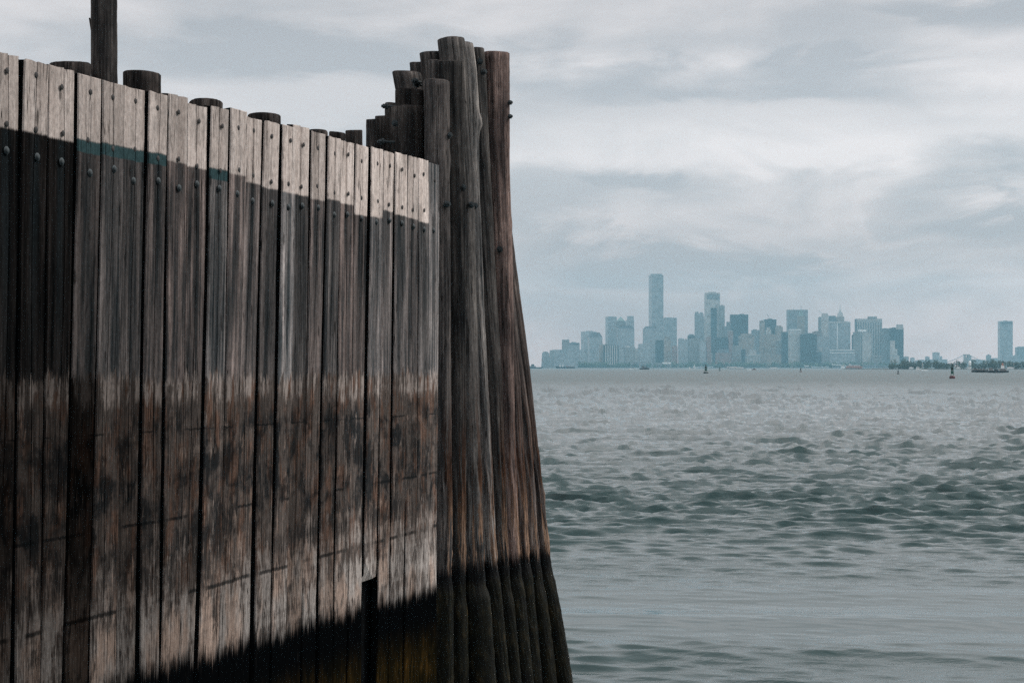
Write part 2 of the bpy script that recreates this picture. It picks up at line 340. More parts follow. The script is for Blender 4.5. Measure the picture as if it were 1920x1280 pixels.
def facade(name, wall, glass, fl=4.0, col=3.4, wz=0.5, wx=0.5, rough=0.5):
    """wall with rows of windows too small to tell apart from here"""
    mt, g, p = newmat(name)
    t = g.n('ShaderNodeTexCoord'); x, y, z = g.sep(t.outputs['Object'])
    a = g.m('LESS_THAN', g.m('FRACT', g.m('DIVIDE', z, fl)), wz)
    b = g.m('LESS_THAN', g.m('FRACT', g.m('DIVIDE', g.m('ADD', x, y), col)), wx)
    nz = g.noise(t.outputs['Object'], 0.06, 3.0)
    c = g.mix(g.m('MULTIPLY', a, b), wall, glass)
    g.put(p.inputs['Base Color'], g.scale(c, g.mr(nz, 0.3, 0.7, 0.7, 1.3)))
    p.inputs['Roughness'].default_value = rough
    p.inputs['Specular IOR Level'].default_value = 0.3
    return mt

M = {}
M['plank'] = plank_material(); M['pile'] = pile_material()
M['bolt'] = plain('rusted_bolts', (0.028, 0.038, 0.042), 0.75, 0.0, 0.5, 30.0, 0.3)
M['hole'] = plain('bolt_hole_dark', (0.010, 0.010, 0.010), 0.8, 0.0, 0.3, 30.0)
M['backing'] = plain('dark_timber_gap_shade', (0.004, 0.0045, 0.005), 0.9, 0.0, 0.4, 6.0, 0.0)  # near-black timber; on plank sides it stands in for gap shade

# ------------------------------------------------------------------ water: one sheet, waves as geometry
def water_material():
    mt, g, p = newmat('harbour_water')
    ge = g.n('ShaderNodeNewGeometry'); x, y, z = g.sep(ge.outputs['Position'])
    dist = g.m('POWER', g.m('ADD', g.m('MULTIPLY', x, x), g.m('MULTIPLY', y, y)), 0.5)
    calm = g.noise(g.xyz(g.m('MULTIPLY', x, 0.035), g.m('MULTIPLY', y, 0.055), 2.0), 1.0, 3.0, 0.5)
    open_w = g.ss(dist, 34.0, 68.0)           # sheltered behind the fender wall, open harbour beyond
    gate = g.m('MAXIMUM', g.m('MULTIPLY', g.ss(calm, 0.44, 0.62), 0.8), open_w)
    r1 = g.noise(g.xyz(g.m('MULTIPLY', x, 1.7), g.m('MULTIPLY', y, 3.6), 0.0), 1.0, 6.0, 0.62, 0.4)
    r2 = g.noise(g.xyz(g.m('MULTIPLY', x, 7.0), g.m('MULTIPLY', y, 12.0), 5.0), 1.0, 3.0, 0.6)
    hgt = g.m('MULTIPLY', g.m('ADD', g.m('MULTIPLY', r1, 0.055), g.m('MULTIPLY', r2, 0.020)), g.m('ADD', 0.055, g.m('MULTIPLY', gate, 0.85)))
    b = g.n('ShaderNodeBump'); b.inputs['Strength'].default_value = 1.0; b.inputs['Distance'].default_value = 1.0
    g.link(hgt, b.inputs['Height']); g.link(b.outputs[0], p.inputs['Normal'])
    p.inputs['Base Color'].default_value = (0.010, 0.036, 0.037, 1)
    g.put(p.inputs['Roughness'], g.mr(g.ss(dist, 120.0, 650.0), 0, 1, 0.035, 0.36))   # waves too fine to model far out
    p.inputs['IOR'].default_value = 1.333
    p.inputs['Specular IOR Level'].default_value = 0.5
    return mt

def make_water():
    rng = np.random.default_rng(5)
    front = np.linspace(-19.5, 19.5, 741)
    ang = np.concatenate([front, np.linspace(19.5, 340.5, 142)[1:-1]])
    ang = np.radians(ang); na = len(ang)
    rr = list(np.geomspace(2.0, 24.0, 22))
    q = H * F / 24.0                                   # rows evenly spread as the eye meets the water
    while H * F / (q - 0.72) < 3400:
        q -= 0.72; rr.append(H * F / q)
    rr += list(np.geomspace(rr[-1], 10350.0, 46)[1:])
    rr = np.array(rr); nr = len(rr)
    Rr, A = np.meshgrid(rr, ang, indexing='ij')
    X = Rr * np.sin(A); Y = Rr * np.cos(A); Z = np.zeros_like(X)
    dr = np.gradient(rr)[:, None] * np.ones_like(X)
    def vnoise(x, y, sd):                              # smooth value noise
        r2 = np.random.default_rng(sd); tab = r2.random((256, 256))
        xi = np.floor(x).astype(int); yi = np.floor(y).astype(int); fx = x - xi; fy = y - yi
        fx = fx * fx * (3 - 2 * fx); fy = fy * fy * (3 - 2 * fy)
        def t(i, j): return tab[i % 256, j % 256]
        return (t(xi, yi) * (1 - fx) + t(xi + 1, yi) * fx) * (1 - fy) + (t(xi, yi + 1) * (1 - fx) + t(xi + 1, yi + 1) * fx) * fy
    opn = np.clip((Rr - 32) / 40, 0, 1); opn = opn * opn * (3 - 2 * opn)
    patch = 0.55 + 0.6 * vnoise(X / 30 + 40, Y / 50 + 9, 3) + 0.5 * vnoise(X / 6 + 4, Y / 10 + 7, 4)
    calm = 0.06 + 0.32 * np.clip(vnoise(X / 9 + 3, Y / 7 + 2, 8) * 2 - 0.9, 0, 1)
    short = calm * (1 - opn) + patch * opn
    dX = np.zeros_like(X); dY = np.zeros_like(X)
    lam = np.geomspace(0.30, 9.0, 96)
    for i, L in enumerate(lam):
        k = 2 * np.pi / L
        th = np.radians(-98 + rng.normal(0, 9 if L > 0.9 else 18))       # towards the quay
        kx, ky = k * np.cos(th), k * np.sin(th)
        a = 0.0150 * L ** 0.7 if L < 1.2 else 0.0150 * 1.2 ** 0.7 * (1.2 / L) ** 0.35 if L < 3.5 else 0.0105 * (3.5 / L) ** 0.8
        ph = kx * X + ky * Y + rng.random() * 6.283
        wgt = short if L < 3.2 else (0.75 * (1 - opn) + opn * (0.6 + 0.4 * patch))
        amp = a * wgt * np.clip(3.0 * L / dr, 0, 1) ** 0.25 * (1.1 + 2.2 * np.clip((Rr - 80) / 240, 0, 1))
        Z += amp * np.cos(ph)
        ch = np.clip(1.2 - dr / L, 0, 1) * 0.60
        dX -= ch * amp * (kx / k) * np.sin(ph); dY -= ch * amp * (ky / k) * np.sin(ph)
    Z *= np.clip((6000 - Rr) / 5000, 0, 1)
    V = np.stack([X + dX, Y + dY, Z], -1).reshape(-1, 3)
    i = np.arange(nr - 1)[:, None]; j = np.arange(na)[None, :]; j2 = (j + 1) % na
    Q = np.stack([i * na + j, i * na + j2, (i + 1) * na + j2, (i + 1) * na + j], -1).reshape(-1, 4)[:, ::-1]
    nv = len(V); V = np.vstack([V, [[0, 0, 0]]])
    me = bpy.data.meshes.new('water')
    tri = np.stack([np.full(na, nv), (np.arange(na) + 1) % na, np.arange(na)], -1)
    loops = np.concatenate([Q.ravel(), tri.ravel()]).astype(np.int32)
    starts = np.concatenate([np.arange(len(Q)) * 4, len(Q) * 4 + np.arange(na) * 3]).astype(np.int32)
    me.vertices.add(len(V)); me.vertices.foreach_set('co', V.astype(np.float32).ravel())
    me.loops.add(len(loops)); me.loops.foreach_set('vertex_index', loops)
    me.polygons.add(len(starts)); me.polygons.foreach_set('loop_start', starts)
    me.polygons.foreach_set('use_smooth', np.ones(len(starts), bool))
    me.update(calc_edges=True)
    return tag(obj('water', me, water_material()), kind='structure')
make_water()

# ------------------------------------------------------------------ the plank wall of the ferry slip
E = Vector((-135.0 / F * 23.7, 23.7, 0))            # far end of the wall face at the water
def wall_s(px):
    """signed run along the wall (0 = far end) where a sight line at that column meets its face"""
    k = (px - 960.0) / F
    t = (E.x - k * E.y) / (WD.x - k * WD.y)
    return -t
def wall_Y(px): return E.y + wall_s(px) * WD.y
TOPZ = 7.2
wall = thing('plank_fender', 'tall wall of weathered upright planks with a pale top band, left of the pile cluster', 'fender', E, WROT)

seam_top = [-8, 42, 93, 147, 193, 233, 276, 315, 354, 394, 429, 462, 495, 527, 554, 585, 614, 640.5, 668, 693, 717, 739, 763, 785, 804.6, 826]
seam_low = [-26, 26, 78, 125, 173, 222, 262, 302, 338, 372, 411, 443, 477, 510, 539, 571, 600, 629, 656, 682.5, 706.6, 729.6, 757, 781, 804, 823]
gap_px = [3, 3, 4, 5, 1, 1, 4, 4, 1.4, 4, 1.0, 4, 2.6, 4.5, 1.0, 2.4, 4.5, 2.6, 2.0, 2.4, 2.6, 3.6, 2.6, 2.6, 1.2, 2]
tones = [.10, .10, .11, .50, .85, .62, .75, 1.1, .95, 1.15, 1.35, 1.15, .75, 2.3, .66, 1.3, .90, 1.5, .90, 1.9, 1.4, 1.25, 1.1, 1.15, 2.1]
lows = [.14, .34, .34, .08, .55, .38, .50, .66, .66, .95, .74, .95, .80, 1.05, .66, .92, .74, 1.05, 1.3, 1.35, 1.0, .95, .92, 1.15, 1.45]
warms = [.2, .3, .3, .4, .2, .2, .5, .9, .8, 0, .8, .5, .2, .1, 0, .7, .1, 1.0, .6, .2, .3, .2, .3, 0, .1]
bandy = [240, 250, 262, 265, 272, 280, 288, 305, 315, 318, 328, 344, 354, 362, 366, 375, 375, 383, 404, 408, 396, 404, 410, 417, None]
greens = {3, 4, 5, 6, 9}
crack = [0.6, 0.5, 0.62, None, 0.45, 0.52, 0.55, None, 0.47, 0.5, None, 0.42, None, None, 0.5, 0.45, 0.5, 0.46, None, 0.62, None, None, 0.5, None, None]
low_end = {19: 2.2}

def plank_mesh(sl_t, sr_t, sl_b, sr_b, zt, zb, ang, x0, z0, proud, ck, seed, thick=0.085):
    rnd = random.Random(seed)
    bm = bmesh.new()
    zs = [zb + (zt - zb) * (i / 44.0) for i in range(45)]
    rings = []
    w1 = rnd.uniform(0, 6); ragged = zb > 0
    wob = [rnd.uniform(-1, 1) for _ in range(4)]
    for i, zz in enumerate(zs):
        f = (zt - zz) / (TOPZ - 2.6)
        a = sl_t + (sl_b - sl_t) * f; b = sr_t + (sr_b - sr_t) * f
        e1 = 0.004 * math.sin(zz * 2.3 + w1) + rnd.uniform(-.0025, .0025); e2 = 0.004 * math.sin(zz * 1.9 + w1 + 2) + rnd.uniform(-.0025, .0025)
        a += e1; b += e2
        wd = b - a
        bow = 0.008 * math.sin(zz * 0.9 + w1)
        y = -proud + bow
        c = ck if ck else 0.5
        cx = a + wd * (c + 0.05 * math.sin(zz * 1.3 + w1))
        on = ck is not None and zz > 3.9 - 2.2 * abs(wob[0])
        gd = 0.034 if on else 0.0
        pts = [(a, y + thick), (a, y + 0.012), (a + 0.010, y), (a + wd * c * 0.5, y - 0.003 * wob[1]), (cx - 0.007, y + 0.001), (cx, y + gd), (cx + 0.007, y + 0.001),
               (a + wd * (c + 1) * 0.5, y - 0.003 * wob[2]), (b - 0.010, y), (b, y + 0.012), (b, y + thick)]
        rg = []
        for q, (px_, py_) in enumerate(pts):
            zj = zz
            if i == 44: zj += 0.012 * wob[3] + 0.006 * math.sin(q * 1.7 + w1)
            if i == 0 and ragged: zj += rnd.uniform(-0.16, 0.12)
            rg.append(bm.verts.new((px_ - x0, py_, zj)))
        rings.append(rg)
    n = len(rings[0])
    for r0, r1 in zip(rings, rings[1:]):
        for k in range(n - 1):
            f_ = bm.faces.new((r0[k], r0[k + 1], r1[k + 1], r1[k]))
            if k in (0, n - 2): f_.material_index = 1            # near-black sides: shade of the gaps put into the colour
        bm.faces.new((r0[n - 1], r0[0], r1[0], r1[n - 1]))
    bm.faces.new(rings[0][::-1]); bm.faces.new(rings[-1])
    return bm

def dome(r, h, n=10):
    bm = bmesh.new(); lathe(bm, [(r * 1.25, 0), (r * 1.25, h * .25), (r, h * .3), (r * .86, h * .7), (r * .5, h * .95), (r * .15, h)], n)
    me = bpy.data.meshes.new('bolt'); bm.to_mesh(me); bm.free(); return me
BOLT = dome(0.029, 0.022); BOLT.materials.append(M['bolt'])
HOLE = dome(0.021, 0.006); HOLE.materials.append(M['hole'])
for me in (BOLT, HOLE): me.shade_smooth()

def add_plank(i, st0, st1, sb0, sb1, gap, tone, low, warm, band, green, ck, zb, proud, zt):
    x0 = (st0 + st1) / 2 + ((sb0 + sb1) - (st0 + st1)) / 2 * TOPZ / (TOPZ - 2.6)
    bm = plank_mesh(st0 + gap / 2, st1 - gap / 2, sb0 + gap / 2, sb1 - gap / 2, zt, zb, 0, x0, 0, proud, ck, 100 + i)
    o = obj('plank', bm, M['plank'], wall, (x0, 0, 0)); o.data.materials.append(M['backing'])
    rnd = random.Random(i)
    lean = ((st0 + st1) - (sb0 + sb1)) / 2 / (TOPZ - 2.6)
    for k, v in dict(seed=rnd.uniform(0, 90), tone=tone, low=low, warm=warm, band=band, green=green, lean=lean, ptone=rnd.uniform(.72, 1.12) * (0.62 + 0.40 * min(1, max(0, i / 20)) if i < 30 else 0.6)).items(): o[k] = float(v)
    for zz, me, dz in ((7.02, HOLE, .03), (6.58, HOLE, .03), (6.34, BOLT, .04)):
        zz += rnd.uniform(-dz, dz)
        if band > 9 and me is HOLE and zz < 6.8: continue
        if zz < zb: continue
        h = obj('bolt' if me is BOLT else 'nail_head', me, None, o, (lean * zz + rnd.uniform(-.025, .025), -proud - 0.006 + 0.008 * 0, zz))
        h.rotation_euler = (R(90), 0, 0)
    return o
S = [(wall_s(a), wall_s(b)) for a, b in zip(seam_top, seam_low)]
rp = random.Random(21)
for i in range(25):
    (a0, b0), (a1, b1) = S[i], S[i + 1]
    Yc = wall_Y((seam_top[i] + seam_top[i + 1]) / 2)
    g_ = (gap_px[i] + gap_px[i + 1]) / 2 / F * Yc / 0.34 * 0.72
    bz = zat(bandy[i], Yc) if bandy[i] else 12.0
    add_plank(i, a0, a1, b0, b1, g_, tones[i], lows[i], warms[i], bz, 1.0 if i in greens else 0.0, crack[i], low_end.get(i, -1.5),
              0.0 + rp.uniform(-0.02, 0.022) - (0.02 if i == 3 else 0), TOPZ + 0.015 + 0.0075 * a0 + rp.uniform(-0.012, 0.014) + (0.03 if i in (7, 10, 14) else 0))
a1, b1 = S[0]
for k in range(9):                                    # the wall goes on towards the quay, out of the frame
    a0, b0 = a1 - 0.37, b1 - 0.37
    add_plank(60 + k, a0, a1, b0, b1, 0.03, .2, .35, .3, 6.5, 0, None, -1.5, rp.uniform(-.02, .02), TOPZ - .06 + rp.uniform(-.015, .015))
    a1, b1 = a0, b0
S_MIN = a1
bm = bmesh.new(); box(bm, S_MIN, -0.04, 0.115, 0.16, -1.5, 6.9); obj('gap_light_blocker', bm, M['backing'], wall)  # board added to stop light coming through the plank gaps
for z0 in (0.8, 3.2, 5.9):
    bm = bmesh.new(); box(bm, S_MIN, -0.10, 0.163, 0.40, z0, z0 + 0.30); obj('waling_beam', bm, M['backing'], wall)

# ------------------------------------------------------------------ piles
def pile_mesh(pts, seed, n=60, foul=True, knots=(), cant=0.0):
    """pts: (centre Vector in local space, radius) from top to bottom"""
    rnd = random.Random(seed)
    bm = bmesh.new(); rings = []; dirs = []
    # resample
    L = []
    for (c0, r0), (c1, r1) in zip(pts, pts[1:]):
        m_ = max(1, int((c0 - c1).length / 0.085))
        for k in range(m_): L.append((c0.lerp(c1, k / m_), r0 + (r1 - r0) * k / m_))
    L.append(pts[-1])
    ph = [rnd.uniform(0, 6.28) for _ in range(6)]
    zt_ = L[0][0].z
    checks = [(rnd.uniform(0, 6.28), rnd.uniform(2.2, zt_ + .3), rnd.uniform(.5, 2.4), rnd.uniform(.010, .026), rnd.uniform(-.12, .12)) for _ in range(16)]
    for j, (c, r) in enumerate(L):
        z = c.z
        k = 1.0
        if foul:
            if z < 2.15: k = 1 - 0.10 * min(1, (2.15 - z) / 0.25)
            sh = 1.62 + 0.16 * math.sin(seed * 2.1)
            if z < sh: k = 0.90 + 0.24 * min(1, math.sqrt(max(0, (sh - z) / 0.16)))
        rg = []
        for i in range(n):
            a = 2 * math.pi * i / n; dirs.append((math.cos(a) / 6, math.sin(a) / 6, z))
            rr = r * k * (1 + 0.030 * math.sin(2 * a + ph[0] + z * .25) + 0.022 * math.sin(3 * a + ph[1] - z * .4) + 0.018 * math.sin(5 * a + ph[2] + z * .9) + 0.012 * math.sin(z * 3.1 + ph[3] + a))
            rr += rnd.uniform(-.003, .003) if z > 2.2 else rnd.uniform(-.007, .009)
            if 1.9 < z < 3.4: rr += 0.010 * math.sin(9 * a + ph[4] + 2 * math.sin(z * 4))
            for ca, cz, cl_, cd, ct in checks:                  # drying checks, long splits along the grain
                t_ = abs(z - cz) / cl_
                if t_ < 1:
                    da = ((a - ca - ct * (z - cz) + math.pi) % (2 * math.pi) - math.pi) / 0.06
                    if abs(da) < 2.2: rr -= cd * (1 - t_) * math.exp(-da * da)
            for kz, ka, kr in knots:
                dz_, da = (z - kz) / 0.10, ((a - ka + math.pi) % (2 * math.pi) - math.pi) / 0.45
                rr += kr * math.exp(-dz_ * dz_ - da * da)
            zz = z + (cant * math.cos(a + ph[5]) if j == 0 else 0)
            rg.append(bm.verts.new((c.x + rr * math.cos(a), c.y + rr * math.sin(a), zz)))
        rings.append(rg)
    for r0, r1 in zip(rings, rings[1:]):
        for i in range(n): bm.faces.new((r0[i], r1[i], r1[(i + 1) % n], r0[(i + 1) % n]))
    # slightly chamfered end grain
    top = [bm.verts.new(v.co * 1.0) for v in rings[0]]
    c = L[0][0]
    for v in top: v.co.x = c.x + (v.co.x - c.x) * 0.93; v.co.y = c.y + (v.co.y - c.y) * 0.93; v.co.z += 0.012
    for i in range(n): bm.faces.new((rings[0][i], rings[0][(i + 1) % n], top[(i + 1) % n], top[i]))
    bm.faces.new(top); bm.faces.new(rings[-1][::-1])
    for f in bm.faces: f.smooth = len(f.verts) == 4
    dirs += [tuple(v.co * 0.8) for v in top]
    me = bpy.data.meshes.new('pile'); bm.normal_update(); bm.to_mesh(me); bm.free()
    a_ = me.attributes.new('round_dir', 'FLOAT_VECTOR', 'POINT'); a_.data.foreach_set('vector', [q for d_ in dirs for q in d_])
    return me

def pile_edges(parent, right, dia, Y, tone, low, warm, seed, knots=(), cant=0.0, left=False, foul=True, name='pile', batter_y=0.0):
    """right: (row, column) of the pile's right-hand outline; dia in photo pixels"""
    pts = []
    for y, x in right:
        dd = dia if left or dia > 50 else dia * (1 - 0.30 * min(1, max(0, (y - 250) / 650.0)))      # the butt end is up
        r = dd / 2 / F * Y
        xc = x + (dd / 2 if left else -dd / 2)
        c = P(xc, y, Y); pts.append((c, r))
    base = Vector((pts[-1][0].x, Y, 0))
    org = base
    loc = [(Vector((c.x - org.x, c.y - org.y, c.z)), r) for c, r in pts]
    o = obj(name, pile_mesh(loc, seed, knots=knots, cant=cant, foul=foul), M['pile'], parent, org - (parent.location if parent else Vector()))
    for k, v in dict(seed=seed * 3.7, tone=tone, low=low, warm=warm).items(): o[k] = float(v)
    return o

# the cluster at the wall's end: rooted at the front pile
croot = thing('pile_cluster', 'cluster of tall round timber piles bolted together at the end of the plank wall', 'piling', (-1.0, 24.1, 0))
def ext(l):                         # carry an outline on below the water
    (y0, x0), (y1, x1) = l[-2], l[-1]
    return l + [(1620, x1 + (x1 - x0) / (y1 - y0) * (1620 - y1))]
front = [
 # outline, dia, Y, tone, low, warm, knots
 ([(153, 842), (300, 843), (700, 845), (1000, 847), (1280, 848)], 48, 24.10, 1.35, .9, .15, [(7.3, 0.2, .02)]),
 ([(117, 868), (240, 868), (340, 872), (700, 874), (1000, 873), (1280, 876)], 46, 24.45, .65, .9, .0, [(6.9, 0.1, .015)]),
 ([(75, 872), (110, 876), (200, 880), (340, 888), (570, 893), (700, 898), (1000, 905), (1280, 926)], 52, 24.75, 1.15, 1.0, .0, []),
 ([(83, 888), (130, 894), (200, 898), (340, 899), (570, 908), (700, 914), (800, 920), (1000, 928), (1280, 953)], 44, 25.10, 2.2, 1.0, .0, [(7.95, -0.1, .055)]),
 ([(93, 907), (140, 911), (340, 921), (570, 933), (700, 941), (800, 945), (1000, 951), (1280, 976)], 44, 25.40, .80, 1.0, .0, []),
 ([(100, 955), (300, 955), (500, 961), (720, 964), (800, 966), (1000, 973), (1280, 999)], 48, 25.65, 1.9, 1.2, .75, [(6.6, .1, .012), (5.2, -.6, .02)]),
 ([(330, 948), (570, 962), (720, 976), (800, 980), (1000, 990), (1280, 1014)], 46, 25.92, 1.1, 1.2, .5, []),
 ([(330, 944), (570, 966), (720, 986), (800, 996), (1000, 1008), (1280, 1042)], 46, 26.15, 1.2, 1.2, .3, []),
 ([(330, 947), (400, 956), (690, 994), (880, 1014), (1020, 1029), (1100, 1041), (1210, 1060), (1280, 1072)], 44, 26.35, .85, 1.1, .3, [(2.75, 0.3, .03)]),
 ([(330, 905), (1000, 918), (1280, 945)], 60, 26.00, .4, .8, .1, []),  # added dark filler pile, closes a gap that let light through
 ([(330, 925), (800, 960), (1000, 972), (1280, 1004)], 54, 26.30, .4, .8, .1, []),  # second added filler, keeps light out between the piles
]
piles = []
labels = {2: 'tallest pile, its flat top highest of all', 3: 'pale grey pile with a protruding knot', 5: 'reddish brown pile standing nearly upright', 8: 'outermost pile leaning out over the water'}
for k, (ol, dia, Y, tone, low, warm, kn) in enumerate(front):
    o = pile_edges(croot, ext(ol), dia, Y, tone, low, warm, k + 1, kn, 0.01)
    if k in labels: o['label'] = labels[k]
    piles.append(o)
rear = [  # left outline, dia, Y, tone
 ([(115, 802), (400, 806), (1280, 806)], 34, 24.65, 1.2),
 ([(100, 787), (160, 792), (1280, 797)], 52, 25.00, .95),
 ([(203, 731), (1280, 735)], 62, 24.55, .62),
 ([(172, 741), (1280, 748)], 58, 25.05, .45),
 ([(120, 768), (170, 772), (1280, 776)], 46, 25.75, 1.0),
 ([(137, 734), (170, 740), (1280, 750)], 56, 25.60, 1.1),
 ([(219, 704), (1280, 706)], 36, 24.9, .75),
 ([(225, 686), (1280, 688)], 24, 24.6, .9),
 ([(196, 722), (1280, 724)], 30, 25.3, .9),
]
for k, (ol, dia, Y, tone) in enumerate(rear):
    piles.append(pile_edges(croot, ext(ol), dia, Y, tone, .8, .1, k + 20, (), 0.012, left=True))
def rod(parent, a, b, r, name='bolt'):
    """a through-bolt: rod, washer and nut"""
    a, b = Vector(a), Vector(b); d = (b - a).normalized()
    bm = bmesh.new(); off = parent.matrix_world.translation
    tube(bm, a, b, r, 8); tube(bm, b - d * 0.055, b - d * 0.02, r * 1.9, 6); tube(bm, b - d * 0.085, b - d * 0.06, r * 2.5, 10)
    org = parent.location + (parent.parent.location if parent.parent else Vector())
    for v in bm.verts: v.co -= org
    return obj(name, bm, M['bolt'], parent)
for pi, px, py, Y, vec in (
    (13, 738, 200, 24.5, (-.16, -.05, 0)), (13, 742, 232, 24.2, (-.02, -.12, 0)), (13, 728, 266, 24.3, (-.14, -.05, .0)), (16, 790, 160, 25.3, (-.10, -.12, .0)), (15, 786, 154, 25.2, (-.09, -.12, .0)),
    (0, 840, 254, 24.05, (.05, -.07, 0)), (0, 838, 383, 23.95, (.04, -.06, 0)), (4, 900, 115, 25.17, (.0, -.05, 0)), (4, 907, 135, 25.20, (.03, -.05, 0)),
    (5, 950, 193, 25.6, (.08, -.04, 0)), (5, 950, 219, 25.6, (.08, -.04, 0)), (3, 891, 386, 24.93, (.02, -.05, 0)), (2, 885, 384, 24.57, (.02, -.04, 0)), (1, 869, 351, 24.35, (.02, -.05, 0)),
    (5, 937, 467, 25.42, (0, -.05, 0))):
    a = P(px, py, Y); v = Vector(vec)
    rod(piles[pi], a - v * 0.6, a + v, 0.018)

# piles standing behind the planks, their heads over the wall's edge
back = [(94, 170, 116), (232, 300, 135), (355, 417, 187), (465, 527, 213), (572, 615, 243), (617, 647, 245), (648, 680, 241)]
for k, (x0, x1, yt) in enumerate(back):
    xm = (x0 + x1) / 2; Y = wall_Y(xm) + 0.95
    for _ in range(3): Y = wall_Y(xm) + 0.30 / 0.34 * 0.94 + 0.35
    Y = min(Y, 24.4)
    d = (x1 - x0)
    r = d / 2 / F * Y
    c = P(xm, yt + 5, Y)
    pts = [(Vector((0, 0, c.z)), r), (Vector((0, 0, 3)), r), (Vector((0, 0, -1.5)), r)]
    rel = Vector((c.x, c.y, 0)) - E
    loc = Matrix.Rotation(-WROT, 3, 'Z') @ rel
    o = obj('pile', pile_mesh(pts, 50 + k, cant=0.01), M['pile'], wall, loc)
    for kk, v in dict(seed=40 + k * 3.1, tone=.55, low=.5, warm=.2).items(): o[kk] = float(v)
# tall post rising out of the frame behind the wall
Y = wall_Y(196) + 0.95
c = P(195.5, 140, Y); r = 24.5 / F * Y
root = thing('timber_post', 'tall weathered round post rising above the plank wall, cut off by the frame', 'post', (c.x, c.y, 0))
o = obj('post_shaft', pile_mesh([(Vector((0.0, 0, zat(-330, Y))), r * .95), (Vector((0, 0, 3)), r), (Vector((0, 0, -1.5)), r)], 77, knots=[(zat(105, Y), -.9, .01)]), M['pile'], root)
for kk, v in dict(seed=71.0, tone=.85, low=.5, warm=.1).items(): o[kk] = float(v)
bm = bmesh.new(); a = P(172, 62, Y - .02) - Vector((c.x, c.y, 0)); tube(bm, a + Vector((.02, 0, -.12)), a + Vector((-.02, 0, .14)), .008, 5)
obj('splinter', bm, M['backing'], root)

# ------------------------------------------------------------------ far shore: land, buildings, trees
M['land'] = plain('shore_land', (0.10, 0.10, 0.085), 0.9, 0, .3, .02)
M['seawall'] = plain('seawall_stone', (0.22, 0.21, 0.19), 0.9, 0, .3, .05)
FAC = {
 'glass': facade('facade_blue_glass', (0.30, 0.31, 0.315), (0.20, 0.22, 0.23), 4.2, 5.0, .7, .75, .35),
 'dark': facade('facade_dark_glass', (0.030, 0.036, 0.040), (0.014, 0.017, 0.020), 4.0, 3.0, .55, .7, .4),
 'grey': facade('facade_grey_stone', (0.20, 0.195, 0.185), (0.11, 0.115, 0.12), 3.9, 3.6, .5, .5, .8),
 'pale': facade('facade_pale_stone', (0.40, 0.38, 0.355), (0.21, 0.205, 0.20), 3.9, 3.4, .45, .45, .8),
 'brick': facade('facade_red_brick', (0.24, 0.155, 0.13), (0.11, 0.08, 0.075), 3.7, 3.2, .45, .45, .85),
 'tan': facade('facade_tan_brick', (0.27, 0.225, 0.19), (0.13, 0.115, 0.10), 3.7, 3.3, .45, .5, .85),
 'horiz': facade('facade_banded', (0.20, 0.20, 0.195), (0.08, 0.09, 0.095), 8.0, 900., .5, 1.1, .6),
 'steel': facade('facade_metal_grid', (0.20, 0.21, 0.215), (0.14, 0.15, 0.155), 9.0, 7.0, .6, .6, .5),
}
M['copper'] = plain('green_copper_roof', (0.15, 0.21, 0.195), .7, 0, .2, .05)
M['slate'] = plain('dark_slate_roof', (0.06, 0.07, 0.08), .7, 0, .2, .05)
M['plant'] = plain('roof_plant_room', (0.20, 0.20, 0.20), .8, 0, .2, .05)
M['white'] = plain('white_paint', (0.78, 0.78, 0.76), .5, 0, .08, .2)
M['stone'] = plain('white_stone_fins', (0.42, 0.41, 0.39), .8, 0, .1, .05)
M['mast'] = plain('mast_steel', (0.10, 0.11, 0.12), .6, .3, .1, .2)

def PX(px, D): return (px - 960.0) / F * D
land_bm = bmesh.new()
box(land_bm, -1900, 2450, 8010, 10300, -2, 2.0)
tag(obj('shore_ground', land_bm, M['land']), kind='structure')
sw = bmesh.new(); box(sw, -1901, 2451, 8004, 8009.8, -2, 2.6)
tag(obj('seawall', sw, M['seawall']), 'long low stone seawall along the foot of the skyline', 'seawall')

